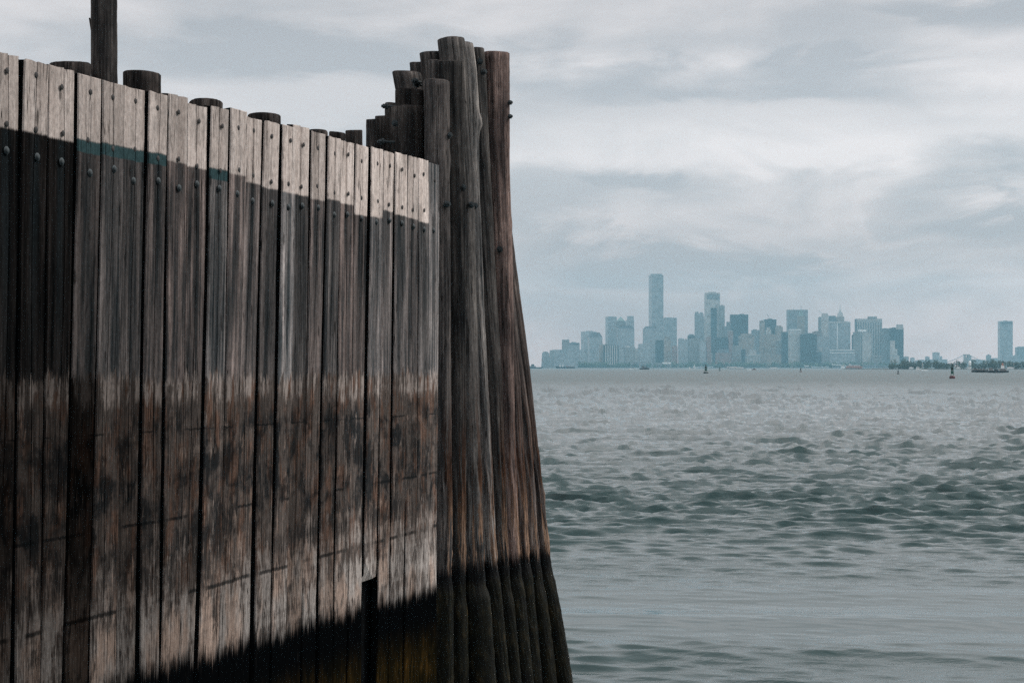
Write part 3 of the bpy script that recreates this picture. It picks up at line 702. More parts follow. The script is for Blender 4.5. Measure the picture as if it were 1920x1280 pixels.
def building(name, label, x0, x1, yt, D, mat='grey', rot=20.0, dr=0.7, parts=(), flat=False, taper=1.0, chamfer=0.0, group='towers of the hazy skyline'):
    """a tower x0..x1 columns wide whose roof reaches row yt at distance D. parts: extra shapes, each a mesh of its own"""
    W = (x1 - x0) / F * D; xc = PX((x0 + x1) / 2, D)
    a = 0.0 if flat else R(rot)
    fw = W / (math.cos(abs(a)) + dr * math.sin(abs(a))); fd = fw * dr if not flat else max(22.0, min(W, 60.0) * dr)
    zt = zat(yt, D)
    t = thing(name, label, 'building', (xc, D + 40, 2.0), a, group)
    hgt = zt - 2.0
    bm = bmesh.new()
    if chamfer: box(bm, -fw/2, fw/2, -fd/2, fd/2, 0, hgt - chamfer); 
    else: box(bm, -fw/2, fw/2, -fd/2, fd/2, 0, hgt, taper)
    obj('wall', bm, FAC[mat], t)
    if chamfer:
        bm = bmesh.new(); box(bm, -fw/2, fw/2, -fd/2, fd/2, hgt - chamfer + .02, hgt, 0.62); obj('roof', bm, M['slate'], t)
    elif taper == 1.0:                       # parapet round the roof
        bm = bmesh.new(); pr = 0.6
        for bx in ((-fw/2, fw/2, -fd/2, -fd/2 + pr), (-fw/2, fw/2, fd/2 - pr, fd/2), (-fw/2, -fw/2 + pr, -fd/2 + pr, fd/2 - pr), (fw/2 - pr, fw/2, -fd/2 + pr, fd/2 - pr)):
            box(bm, *bx, hgt + .02, hgt + 1.6)
        obj('parapet', bm, FAC[mat], t)
    rng = random.Random(int(x0 * 7 + yt))
    if not any(p[0] in ('crown', 'spire', 'pyramid', 'plant_room', 'dome') for p in parts) and not chamfer and W > 14:
        cx = rng.uniform(-.15, .15) * fw; w2 = rng.uniform(.16, .30) * fw
        bm = bmesh.new(); box(bm, cx - w2, cx + w2, -fd * .25, fd * .25, hgt + .02, hgt + rng.uniform(3, 6)); obj('plant_room', bm, M['plant'], t)
    sx = lambda px: (px - (x0 + x1) / 2) / F * D
    for p in parts:
        k = p[0]; bm = bmesh.new()
        if k in ('crown', 'plant_room', 'cap'):          # block x0..x1, rows y1(top)..y0
            _, a0, a1, y0, y1, mm = p; wd = sx(a1) - sx(a0); c0 = (sx(a0) + sx(a1)) / 2
            box(bm, c0 - wd/2, c0 + wd/2, -min(wd, fd) / 2, min(wd, fd) / 2, zat(y0, D) - 2 + .03, zat(y1, D) - 2)
            obj('roof_block' if k == 'crown' else k, bm, FAC.get(mm) or M[mm], t).rotation_euler = (0, 0, -a)
        elif k in ('pyramid', 'mansard'):
            _, a0, a1, y0, y1, mm, tp = p; wd = sx(a1) - sx(a0); c0 = (sx(a0) + sx(a1)) / 2
            box(bm, c0 - wd/2, c0 + wd/2, -min(wd, fd) / 2, min(wd, fd) / 2, zat(y0, D) - 2 + .03, zat(y1, D) - 2, tp)
            obj('roof', bm, M[mm], t).rotation_euler = (0, 0, -a)
        elif k == 'dome':
            _, a0, a1, y0, y1, mm = p; wd = (sx(a1) - sx(a0)) / 2; c0 = (sx(a0) + sx(a1)) / 2; zz0 = zat(y0, D) - 2; zz1 = zat(y1, D) - 2
            lathe(bm, [(wd * math.cos(q * .25), zz0 + .03 + (zz1 - zz0) * math.sin(q * .25)) for q in range(6)], 12, c0, 0)
            obj('dome', bm, M[mm], t)
        elif k == 'spire':
            _, cx, y0, y1, r = p
            lathe(bm, [(r, zat(y0, D) - 2), (r * .25, zat(y1, D) - 2)], 6, sx(cx), 0); obj('spire', bm, M['mast'], t)
        elif k == 'crane':
            _, cxa, ya, cxb, yb = p
            tube(bm, (sx(cxa), 0, zat(ya, D) - 2), (sx(cxb), 0, zat(yb, D) - 2), 1.0, 5)
            tube(bm, (sx(cxa), 0, hgt - 3), (sx(cxa), 0, zat(ya, D) - 1), 1.2, 5); obj('crane_boom', bm, M['mast'], t)
        elif k == 'fins':                                # real mullions standing proud of the wall
            _, n, a0, a1, y0, y1, mm = p
            for q in range(n):
                px = a0 + (a1 - a0) * (q + .5) / n; wq = (a1 - a0) / n * .46 / F * D
                b2 = bmesh.new(); box(b2, sx(px) - wq/2, sx(px) + wq/2, -fd/2 - 1.6, -fd/2 - .03, zat(y0, D) - 2, zat(y1, D) - 2)
                obj('fin', b2, M[mm], t)
            bm.free(); continue
        elif k == 'band':
            _, a0, a1, y0, y1, mm = p
            box(bm, sx(a0), sx(a1), -fd/2 - 2.0, -fd/2 - .05, zat(y0, D) - 2, zat(y1, D) - 2); obj('facade_band', bm, FAC.get(mm) or M[mm], t)
        elif k == 'windows':
            _, n, a0, a1, y0, y1 = p; bm.free()
            for q in range(n):
                px = a0 + (a1 - a0) * (q + .5) / n; wq = (a1 - a0) / n * .5 / F * D
                b2 = bmesh.new(); box(b2, sx(px) - wq/2, sx(px) + wq/2, -fd/2 - 2.3, -fd/2 - 2.02, zat(y0, D) - 2, zat(y1, D) - 2)
                obj('window', b2, M['slate'], t)
            continue
    return t
B = building
# from the left of the skyline to the right
B('apartment_block', 'faint low block, first of the skyline beside the leaning piles', 1015, 1032, 661, 8900, 'grey', taper=.8)
B('apartment_block', 'faint low block just right of the first one, stepping up towards a slim turret', 1031, 1047, 657, 8800, 'grey')
B('office_tower', 'small square turret on the long low block at the left of the skyline', 1054, 1068, 637, 8600, 'grey', parts=[('spire', 1066, 637, 631, 1.2)])
B('office_block', 'flat roofed block attached to the right of the small turret, with a dark roof line', 1067, 1087, 643, 8550, 'glass', flat=True, parts=[('band', 1068, 1087, 645, 642.5, 'slate')])
B('office_block', 'long low pale blue block spreading below the small turret', 1040, 1092, 656, 8400, 'glass', flat=True)
B('office_tower', 'broad flat topped tower behind the chamfered one, left of the twin towers', 1090, 1119, 622, 8700, 'glass')
B('office_tower', 'tower with a dark chamfered roof, left of the twin towers', 1103, 1130, 623, 8500, 'glass', chamfer=22, rot=8)
B('office_tower', 'tall flat topped glass slab left of the pyramid roofed tower', 1136, 1157, 594, 9000, 'glass')
B('office_tower', 'tower with a pyramid roof between two taller flat tops', 1155, 1174, 602, 8900, 'grey', flat=True, parts=[('pyramid', 1156, 1173, 602, 593, 'copper', .02)])
B('office_tower', 'slim tower with a notched square head right of the pyramid roof', 1175, 1190, 600, 8850, 'glass', parts=[('crown', 1177, 1189, 599, 592, 'glass')])
B('office_tower', 'broad round shouldered tower in front of the pyramid roof', 1158, 1190, 616, 8600, 'glass', flat=True, parts=[('mansard', 1159, 1189, 616, 610, 'slate', .8)])
B('apartment_block', 'slim pale block left of the white finned block', 1124, 1133, 646, 8300, 'tan')
B('apartment_block', 'low block with tall white vertical fins', 1132, 1160, 647, 8250, 'dark', flat=True, parts=[('fins', 6, 1134, 1159, 684, 647, 'stone')])
B('apartment_block', 'low dark block just right of the white finned block', 1158, 1171, 655, 8260, 'glass')
B('apartment_block', 'mottled block with a pale domed roof below the round shouldered tower', 1168, 1192, 651, 8300, 'grey', parts=[('dome', 1172, 1182, 651, 648, 'plant')])
B('apartment_block', 'small pale block in the gap left of the tallest tower', 1192, 1204, 654, 8700, 'pale')
B('office_block', 'low dark block at the foot of the domed shoulder tower', 1198, 1222, 645, 8400, 'glass')
B('office_tower', 'tower with rounded shoulders just left of the tallest tower', 1207, 1234, 616, 8600, 'glass', flat=True, parts=[('mansard', 1208, 1233, 616, 611.5, 'slate', .72)])
B('skyscraper', 'tallest tower of the skyline, a plain glass shaft fading into cloud', 1218, 1244.5, 516, 9000, 'glass', rot=12, dr=.9, parts=[('plant_room', 1221, 1242, 516, 513, 'glass')])
B('office_tower', 'flat topped glass tower touching the right side of the tallest tower', 1243, 1270, 596, 9050, 'glass', rot=10)
B('office_block', 'mid height dark block in front of the tallest tower', 1230, 1246, 638, 8500, 'dark')
B('office_tower', 'slim stepped stone tower with a rounded head beside the tallest tower', 1246, 1259, 634, 8350, 'tan', parts=[('crown', 1248, 1257, 634, 630, 'tan')])
B('apartment_block', 'low pinkish brick block below the flat glass tower', 1261, 1272, 649, 8300, 'brick')
B('office_tower', 'slim flat topped blue block right of the gap beside the glass tower', 1273, 1284, 635, 8500, 'glass')
B('office_block', 'narrow block between two taller blue blocks in the dip of the skyline', 1283, 1292, 637, 8550, 'glass')
B('office_tower', 'block with a slanted dark roof left of the crowned tower', 1291, 1304, 630, 8600, 'dark', flat=True, parts=[('mansard', 1291, 1304, 630, 626, 'slate', .6)])
B('office_tower', 'slender tower with a spiky crown left of the tall pale tower', 1304, 1320.5, 588, 8700, 'steel', parts=[('crown', 1305, 1311, 588, 584, 'steel'), ('crown', 1314, 1319, 588, 585, 'steel')])
B('office_tower', 'narrow tower squeezed between the spiky crown and the tall pale tower', 1318, 1326, 595, 8900, 'glass')
B('office_tower', 'second tallest tower, pale with a louvred band round its head', 1323, 1351, 549, 8800, 'pale', rot=10, parts=[('band', 1325, 1349, 560, 551, 'steel'), ('band', 1332, 1343, 660, 577, 'dark')])
B('office_tower', 'narrow tower against the right side of the second tallest tower', 1350, 1360.5, 573, 8750, 'grey')
B('apartment_block', 'pale mid height block at the foot of the spiky crowned tower', 1293, 1314, 635, 8300, 'grey')
B('apartment_block', 'narrow blue block right of the pale mid height block', 1312, 1325, 640, 8250, 'glass')
B('apartment_block', 'slim pinkish block below the second tallest tower', 1325, 1335, 632, 8280, 'brick')
B('office_block', 'dark block below the second tallest tower', 1338, 1366, 633, 8350, 'dark')
B('office_tower', 'narrow stepped tower left of the big dark slab', 1357, 1372, 612, 8800, 'glass', parts=[('crown', 1364, 1371, 612, 603, 'grey')])
B('office_tower', 'big plain dark slab in the middle of the skyline', 1371, 1404, 590, 8700, 'dark', flat=True, parts=[('plant_room', 1389, 1397, 590, 588, 'slate')])
B('apartment_block', 'slim pink tower in front of the big dark slab', 1366, 1376.5, 621, 8350, 'brick', parts=[('crown', 1369, 1375, 621, 619, 'pale')])
B('brick_building', 'red brick building with a stepped sloping roof near the waterfront', 1344, 1371, 662, 8120, 'brick', flat=True, parts=[('mansard', 1345, 1370, 662, 654, 'slate', .6)])
B('apartment_block', 'low grey block between the red brick building and the dark strip', 1375, 1393, 649, 8200, 'grey')
B('office_building', 'stepped beige building at the foot of the big dark slab', 1387, 1416, 630, 8350, 'tan', parts=[('crown', 1392, 1412, 630, 625, 'tan')])
B('office_block', 'narrow dark strip of a block left of the white columned hall', 1392, 1400, 655, 8150, 'dark')
B('columned_hall', 'low ornate white building with a row of columns near the waterfront', 1400, 1427, 666, 8110, 'grey', flat=True, parts=[('fins', 9, 1401, 1426, 682, 666, 'stone'), ('crown', 1408, 1420, 666, 656, 'pale'), ('band', 1400, 1427, 666.5, 664.5, 'stone')])
B('office_tower', 'blue grey block right of the big dark slab', 1411, 1427, 619, 8700, 'glass')
B('office_tower', 'tan tower with a rounded head joined to a dark slab', 1426, 1436, 602, 8600, 'tan', parts=[('dome', 1427, 1435, 602, 599, 'plant')])
B('office_tower', 'dark slab with a crane on its roof beside the rounded tan head', 1434, 1457, 599, 8650, 'dark', flat=True, parts=[('crane', 1446, 596, 1440, 588)])
B('office_tower', 'pale tower with a gothic head in front of the craned dark slab', 1438, 1448, 618, 8450, 'pale', parts=[('crown', 1440, 1446, 618, 613, 'pale')])
B('office_building', 'broad beige stone block below the craned dark slab', 1433, 1459, 628, 8350, 'tan')
B('office_building', 'wide stepped beige block low in front of the beige stone block', 1431, 1467, 665, 8200, 'tan')
B('office_tower', 'tan stepped tower left of the narrow dark slab', 1456, 1470, 613, 8600, 'tan', parts=[('crown', 1459, 1467, 613, 610, 'tan')])
B('office_tower', 'grey green block between the beige blocks and the narrow dark slab', 1457, 1470, 640, 8300, 'grey')
B('office_tower', 'narrow dark slab left of the white capped tower', 1468, 1482, 623, 8250, 'dark', flat=True)
B('office_tower', 'large gridded slab behind the tower with the green pyramid', 1478, 1516, 581, 8800, 'steel', flat=True, parts=[('spire', 1490, 581, 576, 1.0)])
B('office_tower', 'pinkish tower with a green pyramid roof and spire', 1498, 1511, 592, 8650, 'tan', flat=True, parts=[('pyramid', 1499, 1510, 592, 579, 'copper', .08), ('spire', 1504.5, 580, 572, 1.5)])
B('office_tower', 'pale tower with a thin white cap standing in front of the gridded slab', 1481, 1504, 619, 8200, 'pale', rot=6, parts=[('cap', 1482, 1503, 619, 617, 'white')])
B('office_block', 'broad dark block right of the white capped tower', 1503, 1533, 627, 8180, 'dark', flat=True, parts=[('plant_room', 1514, 1526, 627, 624, 'slate')])
B('office_block', 'blue block right of the broad dark block, with a pale slot low down', 1531, 1558, 632, 8280, 'glass', parts=[('band', 1533, 1540, 662, 652, 'pale')])
B('office_block', 'low dark block at the foot of the broad dark block', 1530, 1543, 660, 8120, 'dark')
B('office_tower', 'slim green grey tower left of the white gothic tower', 1537, 1547, 595, 8700, 'grey')
B('office_tower', 'white gothic tower with a crane on its roof', 1543, 1556, 590, 8600, 'pale', parts=[('crown', 1545, 1554, 590, 587, 'pale'), ('crane', 1545, 589, 1536, 582)])
B('office_building', 'low pale block peeping over the broad dark block', 1526, 1540, 622, 8600, 'brick')
B('office_tower', 'tower with a dark mansard roof left of the stepped spire', 1555, 1572, 603, 8800, 'grey', flat=True, parts=[('mansard', 1554, 1572, 603, 591.5, 'slate', .62)])
B('office_tower', 'stepped stone tower ending in a tall thin spire', 1571, 1585, 594, 8850, 'tan', flat=True, parts=[('mansard', 1572.5, 1583.5, 594, 586, 'stone', .7), ('pyramid', 1575, 1581, 586, 578, 'stone', .15), ('spire', 1578, 579, 569, 1.2)])
B('office_tower', 'wide blue grey slab with one white line down its face', 1556, 1596, 604, 8300, 'glass', flat=True, parts=[('band', 1570.4, 1571.8, 683, 606, 'white'), ('band', 1556, 1596, 605.5, 603, 'stone'), ('plant_room', 1560, 1592, 604, 602, 'plant')])
B('office_block', 'long low block with two white stripes at the foot of the lined slab', 1557, 1604, 656, 8150, 'glass', flat=True, parts=[('band', 1557.5, 1603.5, 657, 656, 'white'), ('band', 1557.5, 1603.5, 662, 661, 'white')])
B('office_tower', 'dark sliver of a tower left of the striped tower', 1600, 1609, 628, 8500, 'dark')
B('office_tower', 'tall tower with dark and white vertical stripes', 1607, 1655.5, 598, 8500, 'dark', flat=True, parts=[('fins', 15, 1608, 1655, 690, 603.5, 'stone'), ('band', 1607.4, 1655.2, 603.4, 598, 'stone'), ('windows', 15, 1608, 1655, 602, 600), ('plant_room', 1631, 1646, 598, 593, 'plant'), ('spire', 1625, 598, 592, .9)])
B('office_tower', 'light left half of the split tower before the striped tower', 1603, 1616, 623, 8200, 'grey', flat=True)
B('office_tower', 'light right half of the split tower before the striped tower', 1619, 1636.5, 624, 8200, 'pale', flat=True, parts=[('cap', 1613, 1627, 621.5, 617.5, 'white')])
B('office_block', 'low gridded block under the right end of the striped tower', 1637, 1656, 668, 8180, 'grey', flat=True, parts=[('fins', 6, 1638, 1655, 668, 666, 'stone')])
B('office_tower', 'banded blue block just right of the striped tower', 1656, 1671, 616, 8400, 'horiz', rot=8)
B('office_tower', 'dark tower at the right end of the tall skyline', 1672, 1696, 615, 8400, 'dark', flat=True, parts=[('dome', 1674, 1685, 615, 613, 'slate')])
B('office_tower', 'half built tower with an open lattice head, last of the tall skyline', 1684, 1696.5, 618, 8350, 'dark', flat=True, parts=[('crown', 1684.5, 1696, 618, 608, 'pale'), ('spire', 1687, 608, 606, .8), ('spire', 1695, 608, 605.5, .8)])
B('office_building', 'pale stepped block in front of the dark tower at the right end', 1673, 1689, 667, 8200, 'pale', flat=True, parts=[('crown', 1673, 1685, 667, 654, 'pale'), ('crown', 1673, 1681, 654, 638, 'pale')])
for (x0, x1, yt, lab) in (
    (1697, 1707, 669, 'low far block nearest the right end of the tall skyline'), (1710, 1718, 671, 'small far block in the low skyline, second from its left end'),
    (1720, 1738, 676, 'long low far block left of the squat blue tower'), (1738, 1746, 669, 'square far block touching the steps of the squat blue tower'),
    (1746, 1778, 674, 'wide low far block at the foot of the squat blue tower'), (1752, 1765, 661, 'squat blue tower rising from the low far skyline'),
    (1766, 1770, 668, 'thin far chimney like block right of the squat blue tower'), (1816, 1825, 667, 'far block close behind the right side of the bridge tower'),
    (1826, 1850, 675, 'long low far block right of the bridge tower'), (1853, 1862, 666, 'stepped far block left of the lone glass slab'),
    (1862, 1876, 672, 'low far block joining the lone glass slab on its left'), (1903, 1911, 667, 'small far block just right of the lone glass slab'),
    (1909, 1935, 651, 'pale ghost of a tower at the right edge of the frame'), (1900, 1945, 674, 'low wide far block at the right edge of the frame')):
    B('far_building', lab, x0, x1, yt, 9300 if x0 < 1909 else 9900, 'grey' if (x0 % 2) else 'glass', flat=(x1 - x0 > 16), group='low buildings behind the wooded island')
B('skyscraper', 'lone tall glass slab standing apart near the right edge', 1877, 1901, 602, 8900, 'glass', flat=True, parts=[('band', 1878, 1900, 606, 604, 'slate'), ('plant_room', 1886, 1892, 602, 600.5, 'plant')])

# suspension bridge behind the wooded island
D = 9100
br = thing('suspension_bridge', 'distant suspension bridge with a square stone tower and sloping cables', 'bridge', (PX(1812, D), D, 2))
bsx = lambda px: PX(px, D) - PX(1812, D)
for a, b in ((1807, 1810.2), (1813.8, 1817)):
    bm = bmesh.new(); box(bm, bsx(a), bsx(b), -8, 8, 0, zat(666, D) - 2); obj('tower_leg', bm, FAC['tan'], br)
bm = bmesh.new(); box(bm, bsx(1806.5), bsx(1817.5), -9, 9, zat(666, D) - 1.95, zat(664, D) - 2); obj('tower_head', bm, FAC['tan'], br)
bm = bmesh.new(); box(bm, bsx(1810.3), bsx(1813.7), -6, 6, 0, zat(669.5, D) - 2); obj('tower_wall', bm, FAC['tan'], br)
for sgn in (-1, 1):
    bm = bmesh.new(); pp = None
    for k in range(13):
        f = k / 12; x = bsx(1812 + sgn * (4 + 46 * f)); z = (zat(664.5, D) - 2) * (1 - f) ** 1.6 + (zat(681, D) - 2) * (1 - (1 - f) ** 1.6)
        q = Vector((x, 0, z))
        if pp: tube(bm, pp, q, 1.3, 5)
        if pp and k < 12: tube(bm, q, (x, 0, zat(682, D) - 2), .5, 4)
        pp = q
    obj('cable', bm, M['mast'], br)
bm = bmesh.new(); box(bm, bsx(1755), bsx(1870), -10, 10, zat(683.5, D) - 2, zat(682, D) - 2); obj('deck', bm, M['mast'], br)

# trees that read as one mass from here
def leaves_material(name, col):
    mt, g, p = newmat(name); t = g.n('ShaderNodeTexCoord')
    nz = g.noise(t.outputs['Object'], .08, 4.0)
    g.put(p.inputs['Base Color'], g.ramp(nz, [(.3, tuple(c * .55 for c in col)), (.7, tuple(c * 1.5 for c in col))])); p.inputs['Roughness'].default_value = .8
    return mt
def wood(name, label, xa, xb, ya, yb, n, rmin, rmax, z0, leaf, nl, mat, seed):
    rng = np.random.default_rng(seed); V = []; Fc = []
    for _ in range(n):
        cx, cyy = rng.uniform(xa, xb), rng.uniform(ya, yb); r = rng.uniform(rmin, rmax); hh = r * rng.uniform(1.0, 1.5)
        d = rng.normal(size=(nl, 3)); d /= np.linalg.norm(d, axis=1)[:, None]; d *= rng.uniform(.55, 1.05, (nl, 1))
        c = np.array([cx, cyy, z0 + hh]) + d * np.array([r, r, hh])
        c = c[c[:, 2] > z0]
        for q in c:
            u = rng.normal(size=3); u /= np.linalg.norm(u); v = np.cross(u, rng.normal(size=3)); v /= np.linalg.norm(v); s_ = leaf * rng.uniform(.6, 1.3)
            b0 = len(V); V += [q - u * s_ - v * s_, q + u * s_ - v * s_ * .6, q + u * s_ * .8 + v * s_, q - u * s_ * .7 + v * s_ * .9]; Fc.append((b0, b0 + 1, b0 + 2, b0 + 3))
    me = bpy.data.meshes.new(name); me.from_pydata([tuple(v) for v in V], [], Fc); me.materials.append(mat)
    return tag(obj(name, me), label, 'trees', kind='stuff')
M['leaf'] = leaves_material('far_foliage', (0.055, 0.085, 0.04)); M['leaf2'] = leaves_material('island_foliage', (0.034, 0.055, 0.034))
wood('waterfront_trees', 'dark strip of park trees along the foot of the skyline', PX(1085, 8040), PX(1700, 8040), 8020, 8070, 330, 6, 11, 1.5, 2.2, 46, M['leaf'], 2)
DG = 3600
gi = bmesh.new(); box(gi, PX(1668, DG), PX(2300, DG), DG, DG + 500, -2, 1.3); tag(obj('island_ground', gi, M['land']), kind='structure')
wood('island_trees', 'green wooded shore of the low island at the right', PX(1692, DG), PX(2280, DG), DG + 8, DG + 120, 210, 4, 7.5, 1.2, .9, 120, M['leaf2'], 3)
wood('island_shrubs', 'low green bank of shrubs at the left tip of the island', PX(1672, DG), PX(1720, DG), DG + 8, DG + 40, 26, 2.5, 4.5, 1.2, .8, 90, M['leaf2'], 4)
# white tank and small pavilions among the island trees
Dt = 3590
for name, lab, px, yb, yt, wd in (('water_tank', 'white bulb shaped tank standing over the island trees', 1818.5, 684, 676, 5),):
    t = thing(name, lab, 'tank', (PX(px, Dt), Dt, 1.3)); r = wd / 2 / F * Dt
    bm = bmesh.new(); z0, z1 = zat(yb, Dt) - 1.3, zat(yt, Dt) - 1.3
    lathe(bm, [(r * .5, z0 - 1), (r, z0), (r, z0 + (z1 - z0) * .6), (r * .5, z1 - .6), (r * .2, z1)], 12); obj('tank_body', bm, M['white'], t)
    for q in range(4):
        bm = bmesh.new(); a = q * 1.57 + .78; tube(bm, (r * math.cos(a), r * math.sin(a), 0), (r * .7 * math.cos(a), r * .7 * math.sin(a), z0), .25, 5); obj('leg', bm, M['white'], t)
    bm = bmesh.new(); box(bm, -2.5, 2.5, -2, 2, 0, 3.0); obj('pump_house', bm, M['white'], t)
for k, px in enumerate((1729.5, 1736.5, 1896, 1901)):
    t = thing('white_turret', ('left of the two small white turrets above the island trees', 'right of the two small white turrets above the island trees', 'small pale turret below the lone glass slab, left of a pair', 'small pale turret below the lone glass slab, right of a pair')[k], 'turret', (PX(px, Dt + 60), Dt + 60, 1.3), 0, 'white turrets on the island')
    bm = bmesh.new(); zt = zat(683, Dt + 60) - 1.3; box(bm, -.9, .9, -.9, .9, 0, zt); obj('shaft', bm, M['white'], t)
    bm = bmesh.new(); box(bm, -1.1, 1.1, -1.1, 1.1, zt + .02, zt + 2.6, .1); obj('roof', bm, M['white'], t)
for k, (x0, x1, y) in enumerate(((1793, 1800, 690.5), (1814, 1819, 690), (1888, 1900, 693), (1705, 1712, 690))):
    t = thing('island_shed', ('long white shed at the island shore left of the white tank', 'small white shed right below the white tank', 'white shed at the island shore near the right edge', 'small shed at the island shore near its left tip')[k], 'shed', (PX((x0 + x1) / 2, Dt), Dt, 1.0), 0, 'sheds on the island shore')
    w2 = (x1 - x0) / 2 / F * Dt
    bm = bmesh.new(); box(bm, -w2, w2, -3, 3, 0, 2.6); obj('wall', bm, M['white'], t)
    bm = bmesh.new(); box(bm, -w2 - .3, w2 + .3, -3.3, 3.3, 2.62, 4.0, .4); obj('roof', bm, M['plant'], t)
# ferry terminal and piers at the skyline's foot
D = 8000
def shed(name, lab, x0, x1, yt, D, mat, slope=0.0, rmat='plant'):
    t = thing(name, lab, 'terminal', (PX((x0 + x1) / 2, D), D - 20, 0)); w2 = (x1 - x0) / 2 / F * D; zt = zat(yt, D)
    bm = bmesh.new(); box(bm, -w2, w2, -12, 12, 0, zt * .72); obj('wall', bm, mat, t)
    bm = bmesh.new(); v = [bm.verts.new(c) for c in ((-w2 - 2, -13, zt * .73 + slope), (w2 + 2, -13, zt * .73), (w2 + 2, 13, zt * .73), (-w2 - 2, 13, zt * .73 + slope), (-w2 - 2, -13, zt + slope), (w2 + 2, -13, zt), (w2 + 2, 13, zt), (-w2 - 2, 13, zt + slope))]
    for f in ((3, 2, 1, 0), (4, 5, 6, 7), (0, 1, 5, 4), (1, 2, 6, 5), (2, 3, 7, 6), (3, 0, 4, 7)): bm.faces.new([v[q] for q in f])
    obj('roof', bm, M[rmat], t)
    for q in range(5):
        bm = bmesh.new(); x = -w2 + (q + .5) * w2 * .4; box(bm, x - w2 * .12, x + w2 * .12, -12.6, -12.03, 2, zt * .6); obj('doorway', bm, M['slate'], t)
shed('ferry_terminal', 'ferry terminal with a pale tilted roof below the white lined slab', 1560, 1584, 685, 8000, FAC['glass'], 6, 'white')
shed('ferry_terminal', 'low glassy terminal hall right of the orange ferry', 1618, 1643, 684, 8000, FAC['glass'])
shed('pier_shed', 'reddish pier shed right of the glassy terminal hall', 1644, 1668, 685.5, 8000, FAC['brick'])
shed('pier_shed', 'low white pier shed below the broad dark block', 1521, 1551, 687, 8000, FAC['pale'], 0, 'white')
shed('pier_pavilion', 'small round pale pavilion just left of the low white pier shed', 1508, 1514, 685, 8000, FAC['pale'], 0, 'white')
shed('pier_building', 'white waterfront building below the narrow blue blocks', 1300, 1335, 687, 8000, FAC['pale'], 0, 'white')
shed('waterfront_hall', 'long pale hall on the waterfront below the round shouldered tower', 1182, 1210, 678, 8060, FAC['pale'], 0, 'plant')
shed('waterfront_hall', 'small pale hall on the waterfront below the tallest tower', 1228, 1240, 680, 8060, FAC['pale'], 0, 'plant')
shed('waterfront_hall', 'pale hall with a raised roof below the slim stepped tower', 1242, 1256, 679, 8060, FAC['pale'], 0, 'white')

# ------------------------------------------------------------------ boats and buoys
M['hull'] = plain('dark_hull', (0.025, 0.03, 0.035), .5, 0, .2, .5)
M['orange'] = plain('orange_ferry_paint', (0.46, 0.19, 0.12), .5, 0, .1, .3)
M['rust'] = plain('rust_red_hull', (0.22, 0.09, 0.07), .7, 0, .25, .4)
M['green_buoy'] = plain('green_buoy_paint', (0.012, 0.085, 0.065), .5, 0, .2, 1.0)
M['red_buoy'] = plain('red_buoy_paint', (0.085, 0.016, 0.02), .5, 0, .25, 1.0)
M['dark_steel'] = plain('buoy_dark_steel', (0.012, 0.018, 0.02), .6, .2, .2, 1.0)
M['foam'] = plain('wake_foam', (0.75, 0.78, 0.78), .9, 0, .15, .4)
def hull(bm, L, Bm, z0, z1, bow=.22):
    """boat hull, bow towards +x"""
    st = [(-.5, .82, 0), (-.3, 1, 0), (.5 - bow * 1.2, 1, 0), (.5 - bow * .4, .6, .12), (.5, .06, .35)]
    rings = []
    for f, w_, up in st:
        x = f * L; hw = Bm / 2 * w_; zt = z1 + up * (z1 - z0)
        rings.append([bm.verts.new(c) for c in ((x - (0.06 * L if f > .4 else 0), -hw * .6, z0), (x, -hw, zt), (x, hw, zt), (x - (0.06 * L if f > .4 else 0), hw * .6, z0))])
    for a, b in zip(rings, rings[1:]):
        for k in range(4): bm.faces.new((a[k], a[(k + 1) % 4], b[(k + 1) % 4], b[k]))
    bm.faces.new(rings[0][::-1]); bm.faces.new(rings[-1])
def boat(name, lab, x0, x1, yw, flip=False, cat='boat', hmat='hull', hull_h=None, cabins=(), masts=(), foam=False, group='boats in the harbour'):
    """x0..x1 columns, waterline row yw gives the distance over the water. cabins: (f0, f1, rows0, rows1, mat, name)"""
    D = H * F / (yw - HZ); L = (x1 - x0) / F * D; px = D / F
    t = thing(name, lab, cat, (PX((x0 + x1) / 2, D), D, 0), math.pi if flip else 0, group)
    hh = (hull_h or 3) * px; Bm = max(2.0, L * .26)
    bm = bmesh.new(); hull(bm, L, Bm, -.5, hh); obj('hull', bm, M[hmat], t)
    for f0, f1, r0, r1, mm, nm in cabins:
        bm = bmesh.new(); box(bm, f0 * L, f1 * L, -Bm * .32, Bm * .32, r0 * px + .01, r1 * px, .92); c = obj(nm, bm, M[mm], t)
        if nm in ('cabin', 'deckhouse', 'wheelhouse', 'upper_deck') and (f1 - f0) * L > 3:
            bm = bmesh.new(); zc = (r0 + (r1 - r0) * .55) * px; box(bm, f0 * L + .5, f1 * L - .5, -Bm * .32 - .04, Bm * .32 + .04, zc, zc + (r1 - r0) * .25 * px); obj('window_band', bm, M['slate'], c)
    for f, r0, r1 in masts:
        bm = bmesh.new(); tube(bm, (f * L, 0, r0 * px), (f * L, 0, r1 * px), max(.1, .12 * px), 6); obj('mast', bm, M['mast'], t)
    if foam:
        bm = bmesh.new()
        for q in range(9):
            x = (-.5 - q * .11) * L; box(bm, x - L * .06, x + L * .05, -Bm * (.5 + .12 * q), Bm * (.5 + .12 * q), .0, .35 + .18 * math.sin(q * 2.1), .5)
        tag(obj('wake', bm, M['foam'], t), kind='stuff')
    return t
boat('ferry_boat', 'dark low ferry half hidden behind the leaning pile', 984, 1018, 690.6, hull_h=2.4, cabins=[(-.4, .12, 2.4, 4.6, 'plant', 'deckhouse'), (-.15, .02, 4.6, 8, 'hull', 'wheelhouse')], masts=[(.2, 2.4, 7)])
